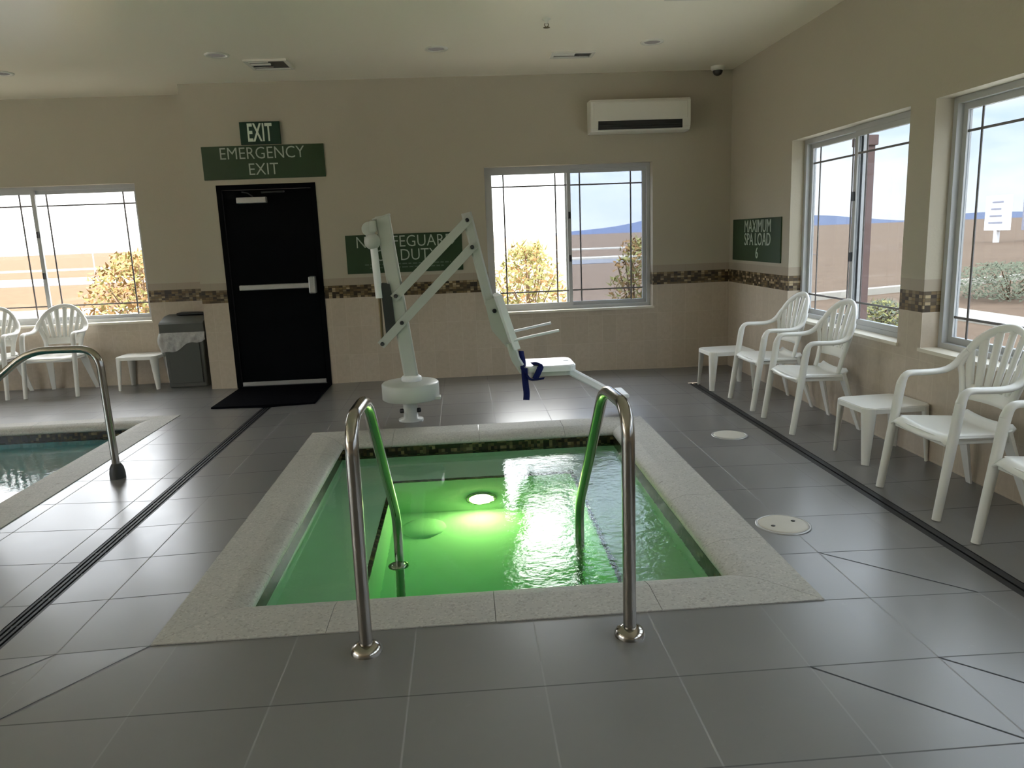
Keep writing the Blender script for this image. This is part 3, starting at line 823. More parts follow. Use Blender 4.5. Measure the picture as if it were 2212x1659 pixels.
for k, ((x, y), rz, lab) in enumerate([((2.50, 7.10), 0.04, 'small white side table in the far right corner, beside the end chair'),
                                       ((2.685, 4.665), 0.05, 'small white side table between the chairs by the tiled pier'),
                                       ((-3.595, 8.575), 0.0, 'small white side table beside the grey trash can')]):
    loc = (x, y, fz(x, y) if x > 0 else 0.0)
    if k == 0: table.location = loc; table.rotation_euler = (0, 0, rz); table['label'] = lab
    else: dup(table, loc, rz, lab)

# ------------------------------------------------------------------ trash can
bin_ = thing('trash_can', 'square grey trash can with a lid and a clear liner hanging out', 'trash can', (-3.075, 8.585, 0))
def taper_box(m, x0, x1, y0, y1, z0, z1, k0=1.0, k1=1.0):
    cx, cy = (x0 + x1) / 2, (y0 + y1) / 2
    P = []
    for z, k in ((z0, k0), (z1, k1)):
        for x, y in ((x0, y0), (x1, y0), (x1, y1), (x0, y1)): P.append(Vector((cx + (x - cx) * k, cy + (y - cy) * k, z)))
    t = MB(); v = [t.b.verts.new(p) for p in P]
    for f in ((3, 2, 1, 0), (4, 5, 6, 7), (0, 1, 5, 4), (1, 2, 6, 5), (2, 3, 7, 6), (3, 0, 4, 7)): t.b.faces.new([v[i] for i in f])
    bmesh.ops.bevel(t.b, geom=t.b.edges[:], offset=0.014, segments=2, profile=0.5, affect='EDGES')
    m.merge(t)
m = MB(); taper_box(m, -3.295, -2.855, 8.42, 8.75, 0.0, 0.63, 0.93, 1.0); child(m, 'body', M['bin'], bin_)
m = MB(); m.bevel_box((-3.245, 8.414, 0.05), (-2.905, 8.424, 0.52), 0.006); child(m, 'front_panel', M['bin_lid'], bin_)
m = MB()
prof = [(8.405, 0.605), (8.405, 0.705), (8.43, 0.725), (8.60, 0.775), (8.74, 0.785), (8.76, 0.765), (8.76, 0.605)]
A = [m.b.verts.new((-3.31, y, z)) for y, z in prof]; C = [m.b.verts.new((-2.84, y, z)) for y, z in prof]
m.b.faces.new(A); m.b.faces.new(list(reversed(C)))
for k in range(len(prof)): m.b.faces.new((A[k], C[k], C[(k + 1) % len(prof)], A[(k + 1) % len(prof)]))
lid = child(m, 'lid', M['bin_lid'], bin_)
m = MB(); m.bevel_box((-3.18, 8.60, 0.78), (-2.86, 8.755, 0.806), 0.008); child(m, 'lid_slot', M['dark'], bin_)
m = MB()
def liner_fn(u, v):
    # goes round left side and front, hanging lower at the left
    n = u * 0.80
    if n < 0.33: x, y = -3.302 - 0.012, 8.75 - n
    else: x, y = -3.302 + (n - 0.33), 8.408
    low = 0.36 + 0.17 * max(0.0, (n - 0.28)) / 0.5 + 0.02 * math.sin(n * 23)
    z = 0.612 + (low - 0.612) * v
    wv = 0.012 * math.sin(n * 47 + 3 * v) * v + 0.02 * math.sin(v * PI) * (1.6 if n < 0.34 else 0.5)
    if n < 0.33: x -= 0.010 + wv
    else: y -= 0.004 + abs(wv)
    return (x, y, z)
m.grid(liner_fn, 60, 10, 0.0); child(m, 'liner', M['liner'], bin_)

# ------------------------------------------------------------------ door mat
m = MB(); m.bevel_box((-2.455, 7.215, fz(-1.95, 7.7)), (-1.475, 8.205, 0.010), 0.003)
tag(m.build('door_mat', M['mat'], origin=(-1.965, 7.71, 0)), 'black rubber mat on the floor in front of the emergency exit door', 'door mat')

# ------------------------------------------------------------------ signs
def sign_back(name, label, x0, x1, z0, z1, mat, rows, th=0.012, group=None):
    o = thing(name, label, 'sign', ((x0 + x1) / 2, BACK, z0), 0, group)
    child(MB().bevel_box((x0, BACK - th, z0), (x1, BACK, z1), 0.002), 'board', mat, o)
    for (txt, cx, cz, size, sx, lm, bold, sp) in rows:
        mx = Matrix.Translation(Vector((cx, BACK - th - 0.0015, cz)) - o.location) @ Matrix.Rotation(PI / 2, 4, 'X')
        text_mesh('lettering', txt, size, lm, o, mx, sx, bold, sp)
    return o
sign_back('exit_sign', 'dark green exit sign with pale letters at the top above the door', -2.185, -1.785, 2.515, 2.735, M['exit_sign'],
          [('EXIT', -1.985, 2.622, 0.245, 0.48, M['letter_exit'], 0.0045, 1.06)], 0.03)
sign_back('emergency_sign', 'wide green emergency exit board just above the black door', -2.595, -1.362, 2.178, 2.508, M['green_sign'],
          [('EMERGENCY', -1.985, 2.428, 0.168, 0.90, M['letter'], -0.0012, 1.0), ('EXIT', -1.985, 2.268, 0.168, 0.90, M['letter'], -0.0012, 1.0)])
lg = sign_back('lifeguard_sign', 'green lifeguard notice on the wall behind the white pool lift', -1.217, 0.008, 1.168, 1.570, M['green_sign'],
          [('NO LIFEGUARD', -0.585, 1.487, 0.172, 0.88, M['letter'], -0.0012, 1.0), ('ON DUTY', -0.585, 1.345, 0.172, 0.88, M['letter'], -0.0012, 1.0)])
m = MB()
for r_, (a, c) in enumerate(((-1.03, -0.12), (-0.98, -0.20))):
    x = a
    while x < c:
        wd = random.uniform(0.03, 0.07); z = 1.252 - r_ * 0.035
        m.box((x, BACK - 0.0145, z), (min(c, x + wd), BACK - 0.012, z + 0.013)); x += wd + 0.014
child(m, 'small_print', M['letter_dim'], lg)
o = thing('spa_load_sign', 'green sign on the right wall giving the maximum spa load', 'sign', (RIGHT, 7.48, 1.155))
child(MB().bevel_box((RIGHT - 0.012, 6.86, 1.162), (RIGHT, 8.10, 1.580), 0.002), 'board', M['green_sign'], o)
RM = Matrix.Rotation(-PI / 2, 4, 'Z') @ Matrix.Rotation(PI / 2, 4, 'X')
for txt, cz, sz, sx in (('MAXIMUM', 1.50, 0.172, 0.86), ('SPA LOAD', 1.372, 0.172, 0.86), ('6', 1.240, 0.150, 0.9)):
    text_mesh('lettering', txt, sz, M['letter'], o, Matrix.Translation(Vector((RIGHT - 0.0135, 7.42, cz)) - o.location) @ RM, sx, 0.0)

# ------------------------------------------------------------------ air conditioner
ac = thing('air_conditioner', 'white wall-mounted air conditioner above the back window', 'air conditioner', (1.9, BACK, 2.5))
ax0, ax1, yf = 1.375, 2.405, BACK - 0.225
prof = [(BACK, 2.505), (BACK - 0.13, 2.502), (yf + 0.035, 2.512), (yf + 0.006, 2.545), (yf, 2.60), (yf, 2.80), (yf + 0.018, 2.822), (BACK, 2.83)]
m = MB(); A = [m.b.verts.new((ax0, y, z)) for y, z in prof]; C = [m.b.verts.new((ax1, y, z)) for y, z in prof]
m.b.faces.new(A); m.b.faces.new(list(reversed(C)))
for k in range(len(prof)): m.b.faces.new((A[k], C[k], C[(k + 1) % len(prof)], A[(k + 1) % len(prof)]))
child(m, 'housing', M['ac'], ac)
child(MB().bevel_box((ax0 + 0.03, yf - 0.006, 2.622), (ax1 - 0.03, yf + 0.004, 2.79), 0.004), 'front_panel', M['ac'], ac)
child(MB().box((ax0 + 0.075, yf - 0.003, 2.528), (ax1 - 0.085, yf + 0.03, 2.612)), 'air_outlet', M['dark'], ac)
m = MB()
for zz in (2.545, 2.566): m.box((ax0 + 0.08, yf - 0.008, zz), (ax1 - 0.09, yf - 0.001, zz + 0.004))
child(m, 'louvre', M['darkgrey'], ac)

# ------------------------------------------------------------------ ceiling fittings
def vent(x, y, w, d, label, rz=0.0):
    o = thing('ceiling_vent', label, 'vent', (x, y, CEIL), rz, 'ceiling air vents')
    f = 0.03
    m = MB(); m.box((-w, -d, -0.016), (w, -d + f, 0)).box((-w, d - f, -0.016), (w, d, 0)).box((-w, -d + f, -0.016), (-w + f, d - f, 0)).box((w - f, -d + f, -0.016), (w, d - f, 0))
    m.build('frame', M['ceil_white'], o)
    MB().box((-w + f, -d + f, -0.003), (w - f, d - f, -0.001)).build('duct', M['dark'], o)
    n = 6
    for k in range(0, n, 2):
        yy = -d + f + (2 * (d - f)) * (k + 0.5) / n
        mx = Matrix.Translation((0, yy, -0.010)) @ Matrix.Rotation(math.radians(38 if k >= n / 2 else -38), 4, 'X')
        MB().box((-w + f, -0.011, -0.0015), (w * 0.1, 0.011, 0.0015), mx).build('slat', M['ceil_white'], o)
    return o
vent(-1.66, 7.45, 0.19, 0.19, 'square white air vent in the ceiling in front of the exit door')
vent(1.10, 7.36, 0.20, 0.115, 'narrow white air vent in the ceiling above the back window')
vent(1.73, 5.62, 0.20, 0.13, 'air vent at the top edge of the photo, nearest the camera')
def downlight(x, y, label):
    o = thing('downlight', label, 'ceiling light', (x, y, CEIL), 0, 'recessed ceiling lights')
    MB().lathe([(0.105, 0.0), (0.100, -0.008), (0.078, -0.010), (0.072, -0.002)], 32).build('trim_ring', M['ceil_white'], o)
    MB().lathe([(0.070, -0.0005), (0.070, -0.003), (0.01, -0.004)], 28).build('diffuser', M['down'], o)
downlight(-2.01, 7.07, 'recessed ceiling light beside the square vent')
downlight(-0.135, 7.04, 'recessed ceiling light in the middle of the ceiling, above the pool lift')
downlight(1.75, 6.98, 'recessed ceiling light nearest the right-hand corner')
downlight(-4.07, 7.55, 'recessed ceiling light cut off by the left edge of the photo')
o = thing('sprinkler', 'small brass fire sprinkler head hanging from the ceiling', 'sprinkler', (0.733, 6.19, CEIL))
MB().lathe([(0.036, 0.0), (0.034, -0.005), (0.018, -0.008), (0.012, -0.03), (0.012, -0.034)], 24).build('escutcheon', M['ceil_white'], o)
m = MB()
for s in (-1, 1): m.tube([(s * 0.010, 0, -0.03), (s * 0.016, 0, -0.045), (s * 0.004, 0, -0.062)], 0.003, 8)
m.build('frame', M['brass'], o)
MB().lathe([(0.006, -0.060), (0.026, -0.062), (0.026, -0.065), (0.004, -0.068)], 20).build('deflector', M['brass'], o)
o = thing('ceiling_camera', 'small white dome camera in the back right ceiling corner', 'camera', (2.70, 8.06, CEIL + 0.003))
MB().lathe([(0.070, 0.0), (0.070, -0.030), (0.060, -0.042), (0.05, -0.044)], 28).build('base', M['ceil_white'], o)
MB().lathe([(0.050, -0.043), (0.048, -0.062), (0.036, -0.082), (0.016, -0.093), (0.004, -0.095)], 28).build('dome', M['dark'], o)

# ------------------------------------------------------------------ pool lift
YL = 6.32
lift = thing('pool_lift', 'white metal pool lift with folding arm and seat behind the hot tub', 'pool lift', (-0.50, YL, 0))
WP = M['white_paint']
L_ = lambda x, z, y=YL: Vector((x, y, z))
m = MB(); m.lathe([(0.105, 0.0), (0.105, 0.012), (0.062, 0.018), (0.060, 0.20)], 28, Matrix.Translation((-0.50, YL, 0))); child(m, 'pedestal', WP, lift)
for s in (-1, 1):
    child(MB().lathe([(0.020, 0.0), (0.020, 0.028), (0.010, 0.034)], 16, Matrix.Translation((-0.50 + s * 0.056, YL - 0.012, 0.085)) @ Matrix.Rotation(s * PI / 2, 4, 'Y')), 'anchor_bolt', M['dark'], lift)
m = MB(); m.lathe([(0.225, 0.185), (0.240, 0.195), (0.240, 0.318), (0.228, 0.330), (0.10, 0.338)], 40, Matrix.Translation((-0.488, YL, 0))); m.bevel_box((-0.30, YL - 0.12, 0.187), (-0.235, YL - 0.02, 0.212), 0.006); child(m, 'base_cover', WP, lift)
child(MB().lathe([(0.078, 0.335), (0.085, 0.345), (0.085, 0.372), (0.070, 0.384), (0.05, 0.386)], 28, Matrix.Translation((-0.475, YL, 0))), 'collar', M['seat_white'], lift)
m = MB(); m.bar([L_(-0.475, 0.37), L_(-0.548, 1.02), L_(-0.625, 1.700)], 0.075, 0.118, up=(0, 0, 1)); child(m, 'mast', WP, lift)
child(MB().bar([L_(-0.705, 1.672), L_(-0.563, 1.712)], 0.085, 0.012, up=(0, 0, 1)), 'top_bracket', WP, lift)
mk = Matrix.Translation((-0.735, YL - 0.02, 1.60)) @ Matrix.Rotation(PI / 2, 4, 'X')
m = MB(); m.lathe([(0.055, 0), (0.058, 0.02), (0.05, 0.05), (0.02, 0.056)], 24, mk); m.lathe([(0.062, 0), (0.066, 0.02), (0.055, 0.06), (0.02, 0.066)], 24, Matrix.Translation((-0.715, YL - 0.02, 1.50)) @ Matrix.Rotation(PI / 2, 4, 'X')); m.bevel_box((-0.725, YL - 0.09, 1.575), (-0.675, YL - 0.01, 1.665), 0.01); child(m, 'motor', WP, lift)
m = MB(); m.tube([L_(-0.708, 1.50, YL - 0.04), L_(-0.690, 1.045, YL - 0.04)], 0.030, 18); child(m, 'actuator_tube', M['seat_white'], lift)
m = MB(); m.tube([L_(-0.690, 1.05, YL - 0.04), L_(-0.690, 0.665, YL - 0.04)], 0.013, 14); child(m, 'actuator_rod', M['brass'], lift)
m = MB(); m.prism([(-0.655, 0.74), (-0.575, 0.80), (-0.590, 1.10), (-0.600, 1.155), (-0.665, 1.165), (-0.672, 1.10)], YL - 0.055, YL + 0.055); child(m, 'control_box', M['darkgrey'], lift)
for nm, a, c, y in (('upper_arm', (-0.575, 1.035), (0.075, 1.655), 0.0), ('lower_arm', (-0.705, 0.655), (0.105, 1.442), 0.0)):
    m = MB()
    for s in (-1, 1): m.bar([L_(a[0], a[1], YL + s * 0.052), L_((a[0] + c[0]) / 2, (a[1] + c[1]) / 2, YL + s * 0.052), L_(c[0], c[1], YL + s * 0.052)], 0.012, 0.070, up=(0, 0, 1))
    p0, p1 = Vector((a[0], 0, a[1])), Vector((c[0], 0, c[1])); q0, q1 = p0.lerp(p1, 0.36), p0.lerp(p1, 0.94)
    if nm == 'upper_arm': q0, q1 = p0.lerp(p1, 0.16), p0.lerp(p1, 0.34)
    m.bar([L_(q0.x, q0.z), L_(q1.x, q1.z)], 0.085, 0.014, up=(0, 0, 1))
    arm = child(m, nm, WP, lift)
for (x, z) in ((-0.555, 1.056), (-0.520, 0.835), (-0.690, 0.668), (0.055, 1.640), (0.085, 1.425)):
    child(MB().lathe([(0.017, 0.0), (0.017, 0.010), (0.008, 0.014)], 14, Matrix.Translation((x, YL - 0.062, z)) @ Matrix.Rotation(PI / 2, 4, 'X')), 'pivot_bolt', M['darkgrey'], lift)
m = MB(); m.bar([L_(-0.30, 1.036), L_(-0.19, 1.14)], 0.05, 0.05, up=(0, 0, 1)); child(m, 'arm_bracket', M['seat_white'], lift)
m = MB(); m.bar([L_(0.052, 1.70), L_(0.13, 1.33), L_(0.212, 0.955)], 0.075, 0.085, up=(0, 0, 1)); child(m, 'hanger', WP, lift)
m = MB(); m.prism([(0.168, 0.98), (0.262, 1.01), (0.300, 1.00), (0.400, 0.60), (0.330, 0.595), (0.215, 0.74)], YL - 0.05, YL + 0.05); child(m, 'seat_bracket', WP, lift)
child(MB().lathe([(0.018, 0.0), (0.018, 0.010), (0.008, 0.014)], 14, Matrix.Translation((0.245, YL - 0.052, 0.90)) @ Matrix.Rotation(PI / 2, 4, 'X')), 'pivot_bolt', M['dark'], lift)
# seat: moulded back, pan with rounded corners, arms
def back_fn(u, v):
    z = 0.60 + v * 0.44; x = 0.438 - (z - 0.60) * 0.30
    hw = 0.205 - 0.10 * max(0, v - 0.55) ** 1.5
    yy = YL - 0.01 + (u * 2 - 1) * hw
    return (x + 0.02 * (1 - (2 * u - 1) ** 2) * -1, yy, z)
m = MB(); m.grid(back_fn, 10, 10, 0.050); child(m, 'seat_back', M['seat_white'], lift)
m = MB()
for s in (-1, 1): m.bar([L_(0.365, 0.64, YL - 0.01 + s * 0.10), L_(0.400, 0.50, YL - 0.01 + s * 0.10), L_(0.462, 0.395, YL - 0.01 + s * 0.10)], 0.10, 0.07, up=(0, 0, 1))
child(m, 'back_support', WP, lift)
y0s, y1s = 6.10, 6.525
def rr(x0, x1, y0, y1, r, n=5):
    out = []
    for cx, cy, a in ((x1 - r, y0 + r, -PI / 2), (x1 - r, y1 - r, 0), (x0 + r, y1 - r, PI / 2), (x0 + r, y0 + r, PI)):
        out += [(cx + r * math.cos(a + PI / 2 * k / n), cy + r * math.sin(a + PI / 2 * k / n)) for k in range(n + 1)]
    return out
m = MB(); m.prism(rr(0.452, 0.895, y0s, y1s, 0.07), 0.395, 0.437, axis='z'); m.prism(rr(0.462, 0.885, y0s + 0.01, y1s - 0.01, 0.065), 0.437, 0.445, axis='z'); seat = child(m, 'lift_seat', M['seat_white'], lift)
child(MB().prism(rr(0.50, 0.85, y0s + 0.03, y1s - 0.03, 0.05), 0.355, 0.395, axis='z'), 'seat_base', WP, lift)
child(MB().lathe([(0.024, 0.0), (0.024, 0.0465), (0.02, 0.047)], 18, Matrix.Translation((0.835, 6.33, 0.40))), 'drain_hole', M['dark'], lift)
child(MB().oval([L_(0.385, 0.668, 6.11), L_(0.56, 0.700, 6.11), L_(0.757, 0.732, 6.11)], 0.020, 0.011, 12, up=(0, 0, 1)), 'lift_armrest', M['seat_white'], lift)
child(MB().oval([L_(0.400, 0.690, 6.51), L_(0.56, 0.718, 6.51), L_(0.738, 0.750, 6.51)], 0.020, 0.011, 12, up=(0, 0, 1)), 'lift_armrest', M['seat_white'], lift)
m = MB(); m.bar([L_(0.82, 0.385), L_(0.90, 0.335), L_(1.215, 0.150), L_(1.25, 0.14)], 0.10, 0.062, up=(0, 0, 1)); child(m, 'leg_rest', M['seat_white'], lift)
m = MB(); m.bevel_box((1.195, 6.16, 0.125), (1.345, 6.47, 0.160), 0.012, 2); child(m, 'foot_plate', M['seat_white'], lift)
# belt
m = MB()
def ribbon(m, pts, w, up): m.sweep(smooth_path(pts, 5), [(-w / 2, -0.0015), (w / 2, -0.0015), (w / 2, 0.0015), (-w / 2, 0.0015)], up=up)
ribbon(m, [(0.462, 6.085, 0.44), (0.462, 6.078, 0.38), (0.466, 6.075, 0.31), (0.472, 6.073, 0.235), (0.468, 6.075, 0.175)], 0.052, (0, 1, 0.05))
ribbon(m, [(0.455, 6.30, 0.55), (0.462, 6.22, 0.475), (0.458, 6.10, 0.42), (0.50, 6.065, 0.352), (0.56, 6.06, 0.345), (0.62, 6.07, 0.350)], 0.046, (0, 0.6, 1))
ribbon(m, [(0.535, 6.16, 0.455), (0.575, 6.12, 0.462), (0.592, 6.088, 0.440), (0.572, 6.078, 0.395), (0.545, 6.072, 0.345)], 0.056, (0, 1, 0.8))
child(m, 'seat_belt', M['belt'], lift)

# ------------------------------------------------------------------ outdoors
GZ = -0.35
m = MB(); gx0, gx1, gy0, gy1 = LEFT - 0.1, RIGHT + 0.1, REAR - 0.1, BACK + 0.1
for x0, x1, y0, y1 in ((-900, gx0, -300, 2200), (gx1, 1500, -300, 2200), (gx0, gx1, -300, gy0), (gx0, gx1, gy1, 2200)):
    for u0, u1 in (((x0, -1.2), (-1.2, x1)) if x0 < -1.2 < x1 else ((x0, x1),)):
        m.quad([(u0, y0, GZ), (u1, y0, GZ), (u1, y1, GZ), (u0, y1, GZ)]).material_index = 1 if (u0 + u1) / 2 < -1.2 else 0
structure(m.build('ground', [M['ground'], M['soil']], recalc=False))
def strip(name, pts, w, z, mat, label, h=0.0):
    m = MB()
    P = [Vector((p[0], p[1], 0)) for p in pts]
    for a, c in zip(P, P[1:]):
        d = (c - a).normalized(); nrm = Vector((-d.y, d.x, 0)) * w / 2
        q = [a - nrm, c - nrm, c + nrm, a + nrm]
        lo = [m.b.verts.new((p.x, p.y, GZ)) for p in q]; hi = [m.b.verts.new((p.x, p.y, GZ + z)) for p in q]
        m.b.faces.new(hi)
        for k in range(4): m.b.faces.new((lo[k], lo[(k + 1) % 4], hi[(k + 1) % 4], hi[k]))
    o = m.build(name, mat); o['kind'] = 'structure'; return o
strip('parking_lot', [(-40, 17.5), (3, 17.5)], 9.5, 0.02, M['asphalt'], '')
strip('parking_kerb', [(-40, 24.0), (2.0, 24.0)], 1.1, 0.14, M['concrete'], '')
strip('road', [(-120, 50), (22, 50)], 7.0, 0.03, M['asphalt'], '')
strip('road_kerb', [(-120, 55.5), (22, 55.5)], 3.0, 0.12, M['concrete'], '')
strip('road_edge', [(-140, 88), (40, 88)], 5.0, 0.12, M['concrete'], '')
strip('bounce_paving', [(-16, -9.6), (8, -9.6)], 10.0, 0.06, M['bounce_paving'], '')  # unseen white paving added outside to throw sunlight up at the ceiling
strip('bounce_paving', [(-14.6, -4.5), (-14.6, 9.5)], 9.6, 0.06, M['bounce_paving'], '')  # same added bounce surface, outside the left wall windows
strip('bounce_walk', [(5.2, -9), (5.2, 9.0)], 3.6, 0.05, M['bounce_paving'], '')  # out of view, made white to bounce sunlight in at the right windows
strip('yard_path', [(9.6, -4), (9.6, 16.0)], 1.0, 0.06, M['concrete'], '')
strip('driveway_kerb', [(6.5, 17.55), (9.3, 18.7), (15.4, 21.3), (30, 27.5)], 0.3, 0.16, M['concrete'], '')
strip('building_slab', [(-40, 10.2), (3.6, 10.2)], 2.0, 0.05, M['concrete'], '')

def hill(name, x0, x1, y, hmax, seed):
    rng = random.Random(seed); n = 60
    ph = [rng.uniform(0, 6.28) for _ in range(4)]
    def hz(u): return hmax * (0.45 + 0.25 * math.sin(u * 5 + ph[0]) + 0.18 * math.sin(u * 11 + ph[1]) + 0.08 * math.sin(u * 23 + ph[2])) * min(1, u * 5, (1 - u) * 5)
    m = MB(); m.grid(lambda u, v: (x0 + (x1 - x0) * u, y + 240 * (v - 0.5) * 2, GZ - 0.5 + max(0.5, hz(u)) * math.cos((v - 0.5) * PI)), n, 8)
    o = m.build(name, M['hill']); o['kind'] = 'structure'
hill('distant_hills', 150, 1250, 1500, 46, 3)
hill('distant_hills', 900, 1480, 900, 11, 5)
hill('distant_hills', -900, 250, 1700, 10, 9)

def bush(x, y, w, h, mats, label, n, seed, cat='bush', group='bushes outside the windows'):
    rng = random.Random(seed)
    o = thing('bush', label, cat, (x, y, GZ), 0, group)
    m = MB()
    for k in range(14):
        a = rng.uniform(0, 2 * PI); r = rng.uniform(0.1, 0.8) * w
        m.tube([(0.05 * math.cos(a), 0.05 * math.sin(a), 0), (r * 0.4 * math.cos(a), r * 0.4 * math.sin(a), h * 0.45), (r * math.cos(a), r * math.sin(a), h * rng.uniform(0.6, 0.95))], 0.010, 5)
    m.build('stems', M['bark'], o)
    m = MB()
    for k in range(n):
        a = rng.uniform(0, 2 * PI); q = rng.random() ** 0.5; t = rng.random()
        rad = w * q * math.sin(PI * (0.18 + 0.72 * t)) ; z = h * (0.06 + 0.94 * t)
        c = Vector((rad * math.cos(a), rad * math.sin(a), z + rng.uniform(-0.05, 0.05)))
        d = Vector((rng.gauss(0, 1), rng.gauss(0, 1), rng.gauss(0.4, 0.7))).normalized(); e = d.orthogonal().normalized()
        L, Wd = rng.uniform(0.05, 0.11), rng.uniform(0.012, 0.028)
        f = m.quad([c - e * Wd, c + d * L * 0.5 - e * Wd * 0.6, c + d * L, c + e * Wd]); f.material_index = rng.randrange(len(mats))
    m.build('foliage', mats, o, recalc=False)
bush(0.92, 10.9, 0.62, 1.72, [M['leaf'], M['leaf_dry'], M['leaf']], 'yellow leafy bush behind the left pane of the back window', 2600, 1)
bush(2.55, 11.2, 0.42, 1.72, [M['leaf'], M['leaf_dry']], 'yellow-green bush behind the right pane of the back window', 1500, 2)
bush(-4.75, 11.7, 1.0, 1.80, [M['leaf_dry'], M['leaf_dry'], M['leaf']], 'orange dry bush outside the left window', 4200, 3)
bush(7.55, 13.3, 0.5, 0.42, [M['leaf'], M['leaf_dark']], 'low green shrub below the farther right-hand window', 900, 4)
bush(12.4, 16.6, 1.7, 0.80, [M['leaf_dark']], 'wide grey-green shrub outside the nearer right-hand window', 3600, 5)
bush(16.2, 17.0, 1.7, 0.80, [M['leaf_dark']], 'grey-green shrub at the right edge, outside the nearer right-hand window', 3000, 6)

o = thing('utility_pole', 'distant utility pole with a crossarm seen through the left window', 'utility pole', (-32.4, 70, GZ))
MB().tube([(0, 0, 0), (0, 0, 4.0)], 0.065, 10).build('pole', M['post'], o)
MB().box((-0.55, -0.05, 3.82), (0.55, 0.05, 3.92)).build('crossarm', M['post'], o)
o = thing('roadside_sign', 'white pylon sign outside the nearer right-hand window', 'sign', (40, 55.4, GZ))
MB().box((-0.15, -0.15, 0), (0.15, 0.15, 1.3)).build('post', M['sign_white'], o)
m = MB(); m.box((-0.14, -1.25, 0.9), (0.14, 1.25, 3.45)); pnl = m.build('panel', M['sign_white'], o)
m = MB()
for k, (a, c) in enumerate(((-0.7, 0.5), (-0.5, 0.6), (-0.6, 0.7), (-0.7, 0.8))): m.box((-0.16, a, 2.9 - k * 0.5), (-0.14, c, 3.02 - k * 0.5))
m.build('panel_marks', M['sign_grey'], o)
o = thing('billboard', 'large lilac-grey board beyond the white roadside sign', 'billboard', (44, 54.5, GZ))
MB().box((-0.2, -6.5, 0.8), (0.2, 3.4, 3.75)).build('board', M['sign_grey'], o)
for yy in (-5.5, 0.0, 2.8): MB().box((-0.12, yy - 0.12, 0), (0.12, yy + 0.12, 0.8)).build('post', M['post'], o)
o = thing('reflection_post', 'red-brown reflection in the farther right-hand window, built as a solid post outside', 'post', (4.9, 9.20, GZ))  # reflection in the window glass, made as a solid post outside
MB().bevel_box((-0.085, -0.085, 0.05), (0.085, 0.085, 2.75), 0.008).build('shaft', M['reflection_red'], o)
MB().bevel_box((-0.12, -0.12, 0.0), (0.12, 0.12, 0.10), 0.01).build('foot', M['reflection_red'], o)
MB().bevel_box((-0.11, -0.11, 2.75), (0.11, 0.11, 2.87), 0.01).build('cap', M['reflection_red'], o)

# ------------------------------------------------------------------ light
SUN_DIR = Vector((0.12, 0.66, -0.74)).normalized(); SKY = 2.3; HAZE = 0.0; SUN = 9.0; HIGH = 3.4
W = bpy.data.worlds.new('World'); SC.world = W; W.use_nodes = True
nt = W.node_tree; nt.nodes.clear()
out = nt.nodes.new('ShaderNodeOutputWorld'); bg = nt.nodes.new('ShaderNodeBackground')
tc = nt.nodes.new('ShaderNodeTexCoord'); sep = nt.nodes.new('ShaderNodeSeparateXYZ')
nt.links.new(tc.outputs['Generated'], sep.inputs[0])
ramp = nt.nodes.new('ShaderNodeValToRGB'); nt.links.new(sep.outputs[2], ramp.inputs[0])
e = ramp.color_ramp.elements
e[0].position = 0.0; e[0].color = (0.88, 0.88, 0.88, 1); e[1].position = 0.10; e[1].color = (0.66, 0.76, 0.90, 1)
x = e.new(0.17); x.color = (0.60, 0.73, 0.92, 1); x = e.new(0.32); x.color = (0.80, 0.82, 0.85, 1); x = e.new(0.8); x.color = (0.80, 0.82, 0.85, 1)
mp = nt.nodes.new('ShaderNodeMapping'); mp.inputs['Scale'].default_value = (1, 1, 3.2); nt.links.new(tc.outputs['Generated'], mp.inputs[0])
nz = nt.nodes.new('ShaderNodeTexNoise'); nz.inputs['Scale'].default_value = 3.1; nz.inputs['Detail'].default_value = 6; nz.inputs['Roughness'].default_value = 0.55
nt.links.new(mp.outputs[0], nz.inputs['Vector'])
cr = nt.nodes.new('ShaderNodeMapRange'); cr.inputs[1].default_value = 0.38; cr.inputs[2].default_value = 0.58; nt.links.new(nz.outputs['Fac'], cr.inputs[0])
mx = nt.nodes.new('ShaderNodeMix'); mx.data_type = 'RGBA'; nt.links.new(cr.outputs[0], mx.inputs[0]); nt.links.new(ramp.outputs[0], mx.inputs[6]); mx.inputs[7].default_value = (1.05, 1.03, 1.0, 1)
nt.links.new(mx.outputs[2], bg.inputs[0])
# unseen upper sky brightened to light the floor and room; horizon strip kept lower
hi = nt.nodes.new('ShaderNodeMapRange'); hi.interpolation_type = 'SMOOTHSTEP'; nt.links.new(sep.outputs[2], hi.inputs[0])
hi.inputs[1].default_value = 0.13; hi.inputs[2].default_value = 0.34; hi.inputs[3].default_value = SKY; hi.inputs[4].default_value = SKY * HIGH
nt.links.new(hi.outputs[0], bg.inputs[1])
# bright haze round the sun, which stands behind the camera
dp = nt.nodes.new('ShaderNodeVectorMath'); dp.operation = 'DOT_PRODUCT'; nt.links.new(tc.outputs['Generated'], dp.inputs[0]); dp.inputs[1].default_value = -SUN_DIR
m1 = nt.nodes.new('ShaderNodeMath'); m1.operation = 'MAXIMUM'; nt.links.new(dp.outputs['Value'], m1.inputs[0]); m1.inputs[1].default_value = 0.0
m2 = nt.nodes.new('ShaderNodeMath'); m2.operation = 'POWER'; nt.links.new(m1.outputs[0], m2.inputs[0]); m2.inputs[1].default_value = 3.0
m3 = nt.nodes.new('ShaderNodeMath'); m3.operation = 'MULTIPLY'; nt.links.new(m2.outputs[0], m3.inputs[0]); m3.inputs[1].default_value = HAZE
bg2 = nt.nodes.new('ShaderNodeBackground'); bg2.inputs[0].default_value = (1.0, 0.95, 0.86, 1); nt.links.new(m3.outputs[0], bg2.inputs[1])
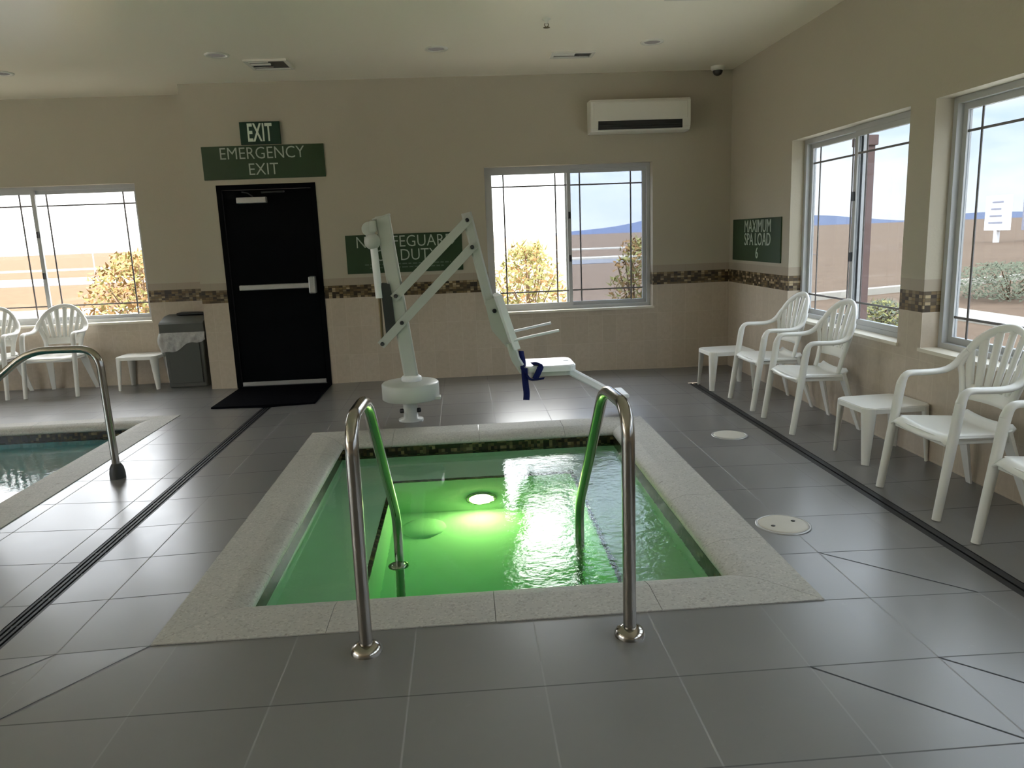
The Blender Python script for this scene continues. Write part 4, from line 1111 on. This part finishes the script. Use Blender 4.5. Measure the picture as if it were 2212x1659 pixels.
ad = nt.nodes.new('ShaderNodeAddShader'); nt.links.new(bg.outputs[0], ad.inputs[0]); nt.links.new(bg2.outputs[0], ad.inputs[1])
nt.links.new(ad.outputs[0], out.inputs[0])

sun = bpy.data.lights.new('sun', 'SUN'); sun.energy = SUN; sun.angle = math.radians(1.2); sun.color = (1.0, 0.955, 0.89)
so = bpy.data.objects.new('sun', sun); COL.objects.link(so)
so.rotation_euler = SUN_DIR.to_track_quat('-Z', 'Y').to_euler()

def portal(center, sx, sz, normal):
    l = bpy.data.lights.new('window_daylight', 'AREA'); l.shape = 'RECTANGLE'; l.size = sx; l.size_y = sz; l.cycles.is_portal = True
    ob = bpy.data.objects.new('window_daylight', l); COL.objects.link(ob); ob.location = center
    ob.rotation_euler = Vector(normal).to_track_quat('-Z', 'Z').to_euler()
def portal_for(P, w, normal):
    c = P((w[0] + w[1]) / 2, 0.21, (w[2] + w[3]) / 2); portal(c, w[1] - w[0], w[3] - w[2], normal)
portal_for(PB, WIN_B, (0, -1, 0)); portal_for(PL, WIN_L, (0, -1, 0))
for w in R_W: portal_for(PR, w, (-1, 0, 0))
for w in L_W: portal_for(PLW, w, (1, 0, 0))
for w in REAR_W: portal_for(PRE, w, (0, 1, 0))

# ------------------------------------------------------------------ camera
cam = bpy.data.cameras.new('camera'); co = bpy.data.objects.new('camera', cam); COL.objects.link(co)
r = Vector((0.9971126, -0.06573918, -0.03801094)); u = Vector((0.04981706, 0.18849849, 0.98080914)); f = Vector((0.05731258, 0.97987075, -0.19122915))
mtx = Matrix.Identity(4)
for k in range(3): mtx[k][0] = r[k]; mtx[k][1] = u[k]; mtx[k][2] = -f[k]
mtx[0][3], mtx[1][3], mtx[2][3] = 0.0, 0.0, 1.5
co.matrix_world = mtx
cam.sensor_fit = 'HORIZONTAL'; cam.sensor_width = 36.0; cam.lens = 36.0 * 1638.455 / 2212
cam.clip_start = 0.05; cam.clip_end = 5000
SC.camera = co

SC.view_settings.view_transform = 'Standard'; SC.view_settings.look = 'None'
SC.view_settings.exposure = 1.02; SC.view_settings.gamma = 1.0; SC.view_settings.use_curve_mapping = False
SC.cycles.max_bounces = 10; SC.cycles.diffuse_bounces = 6; SC.cycles.glossy_bounces = 4; SC.cycles.transmission_bounces = 6; SC.cycles.transparent_max_bounces = 16
SC.cycles.sample_clamp_indirect = 6.0; SC.cycles.use_denoising = True
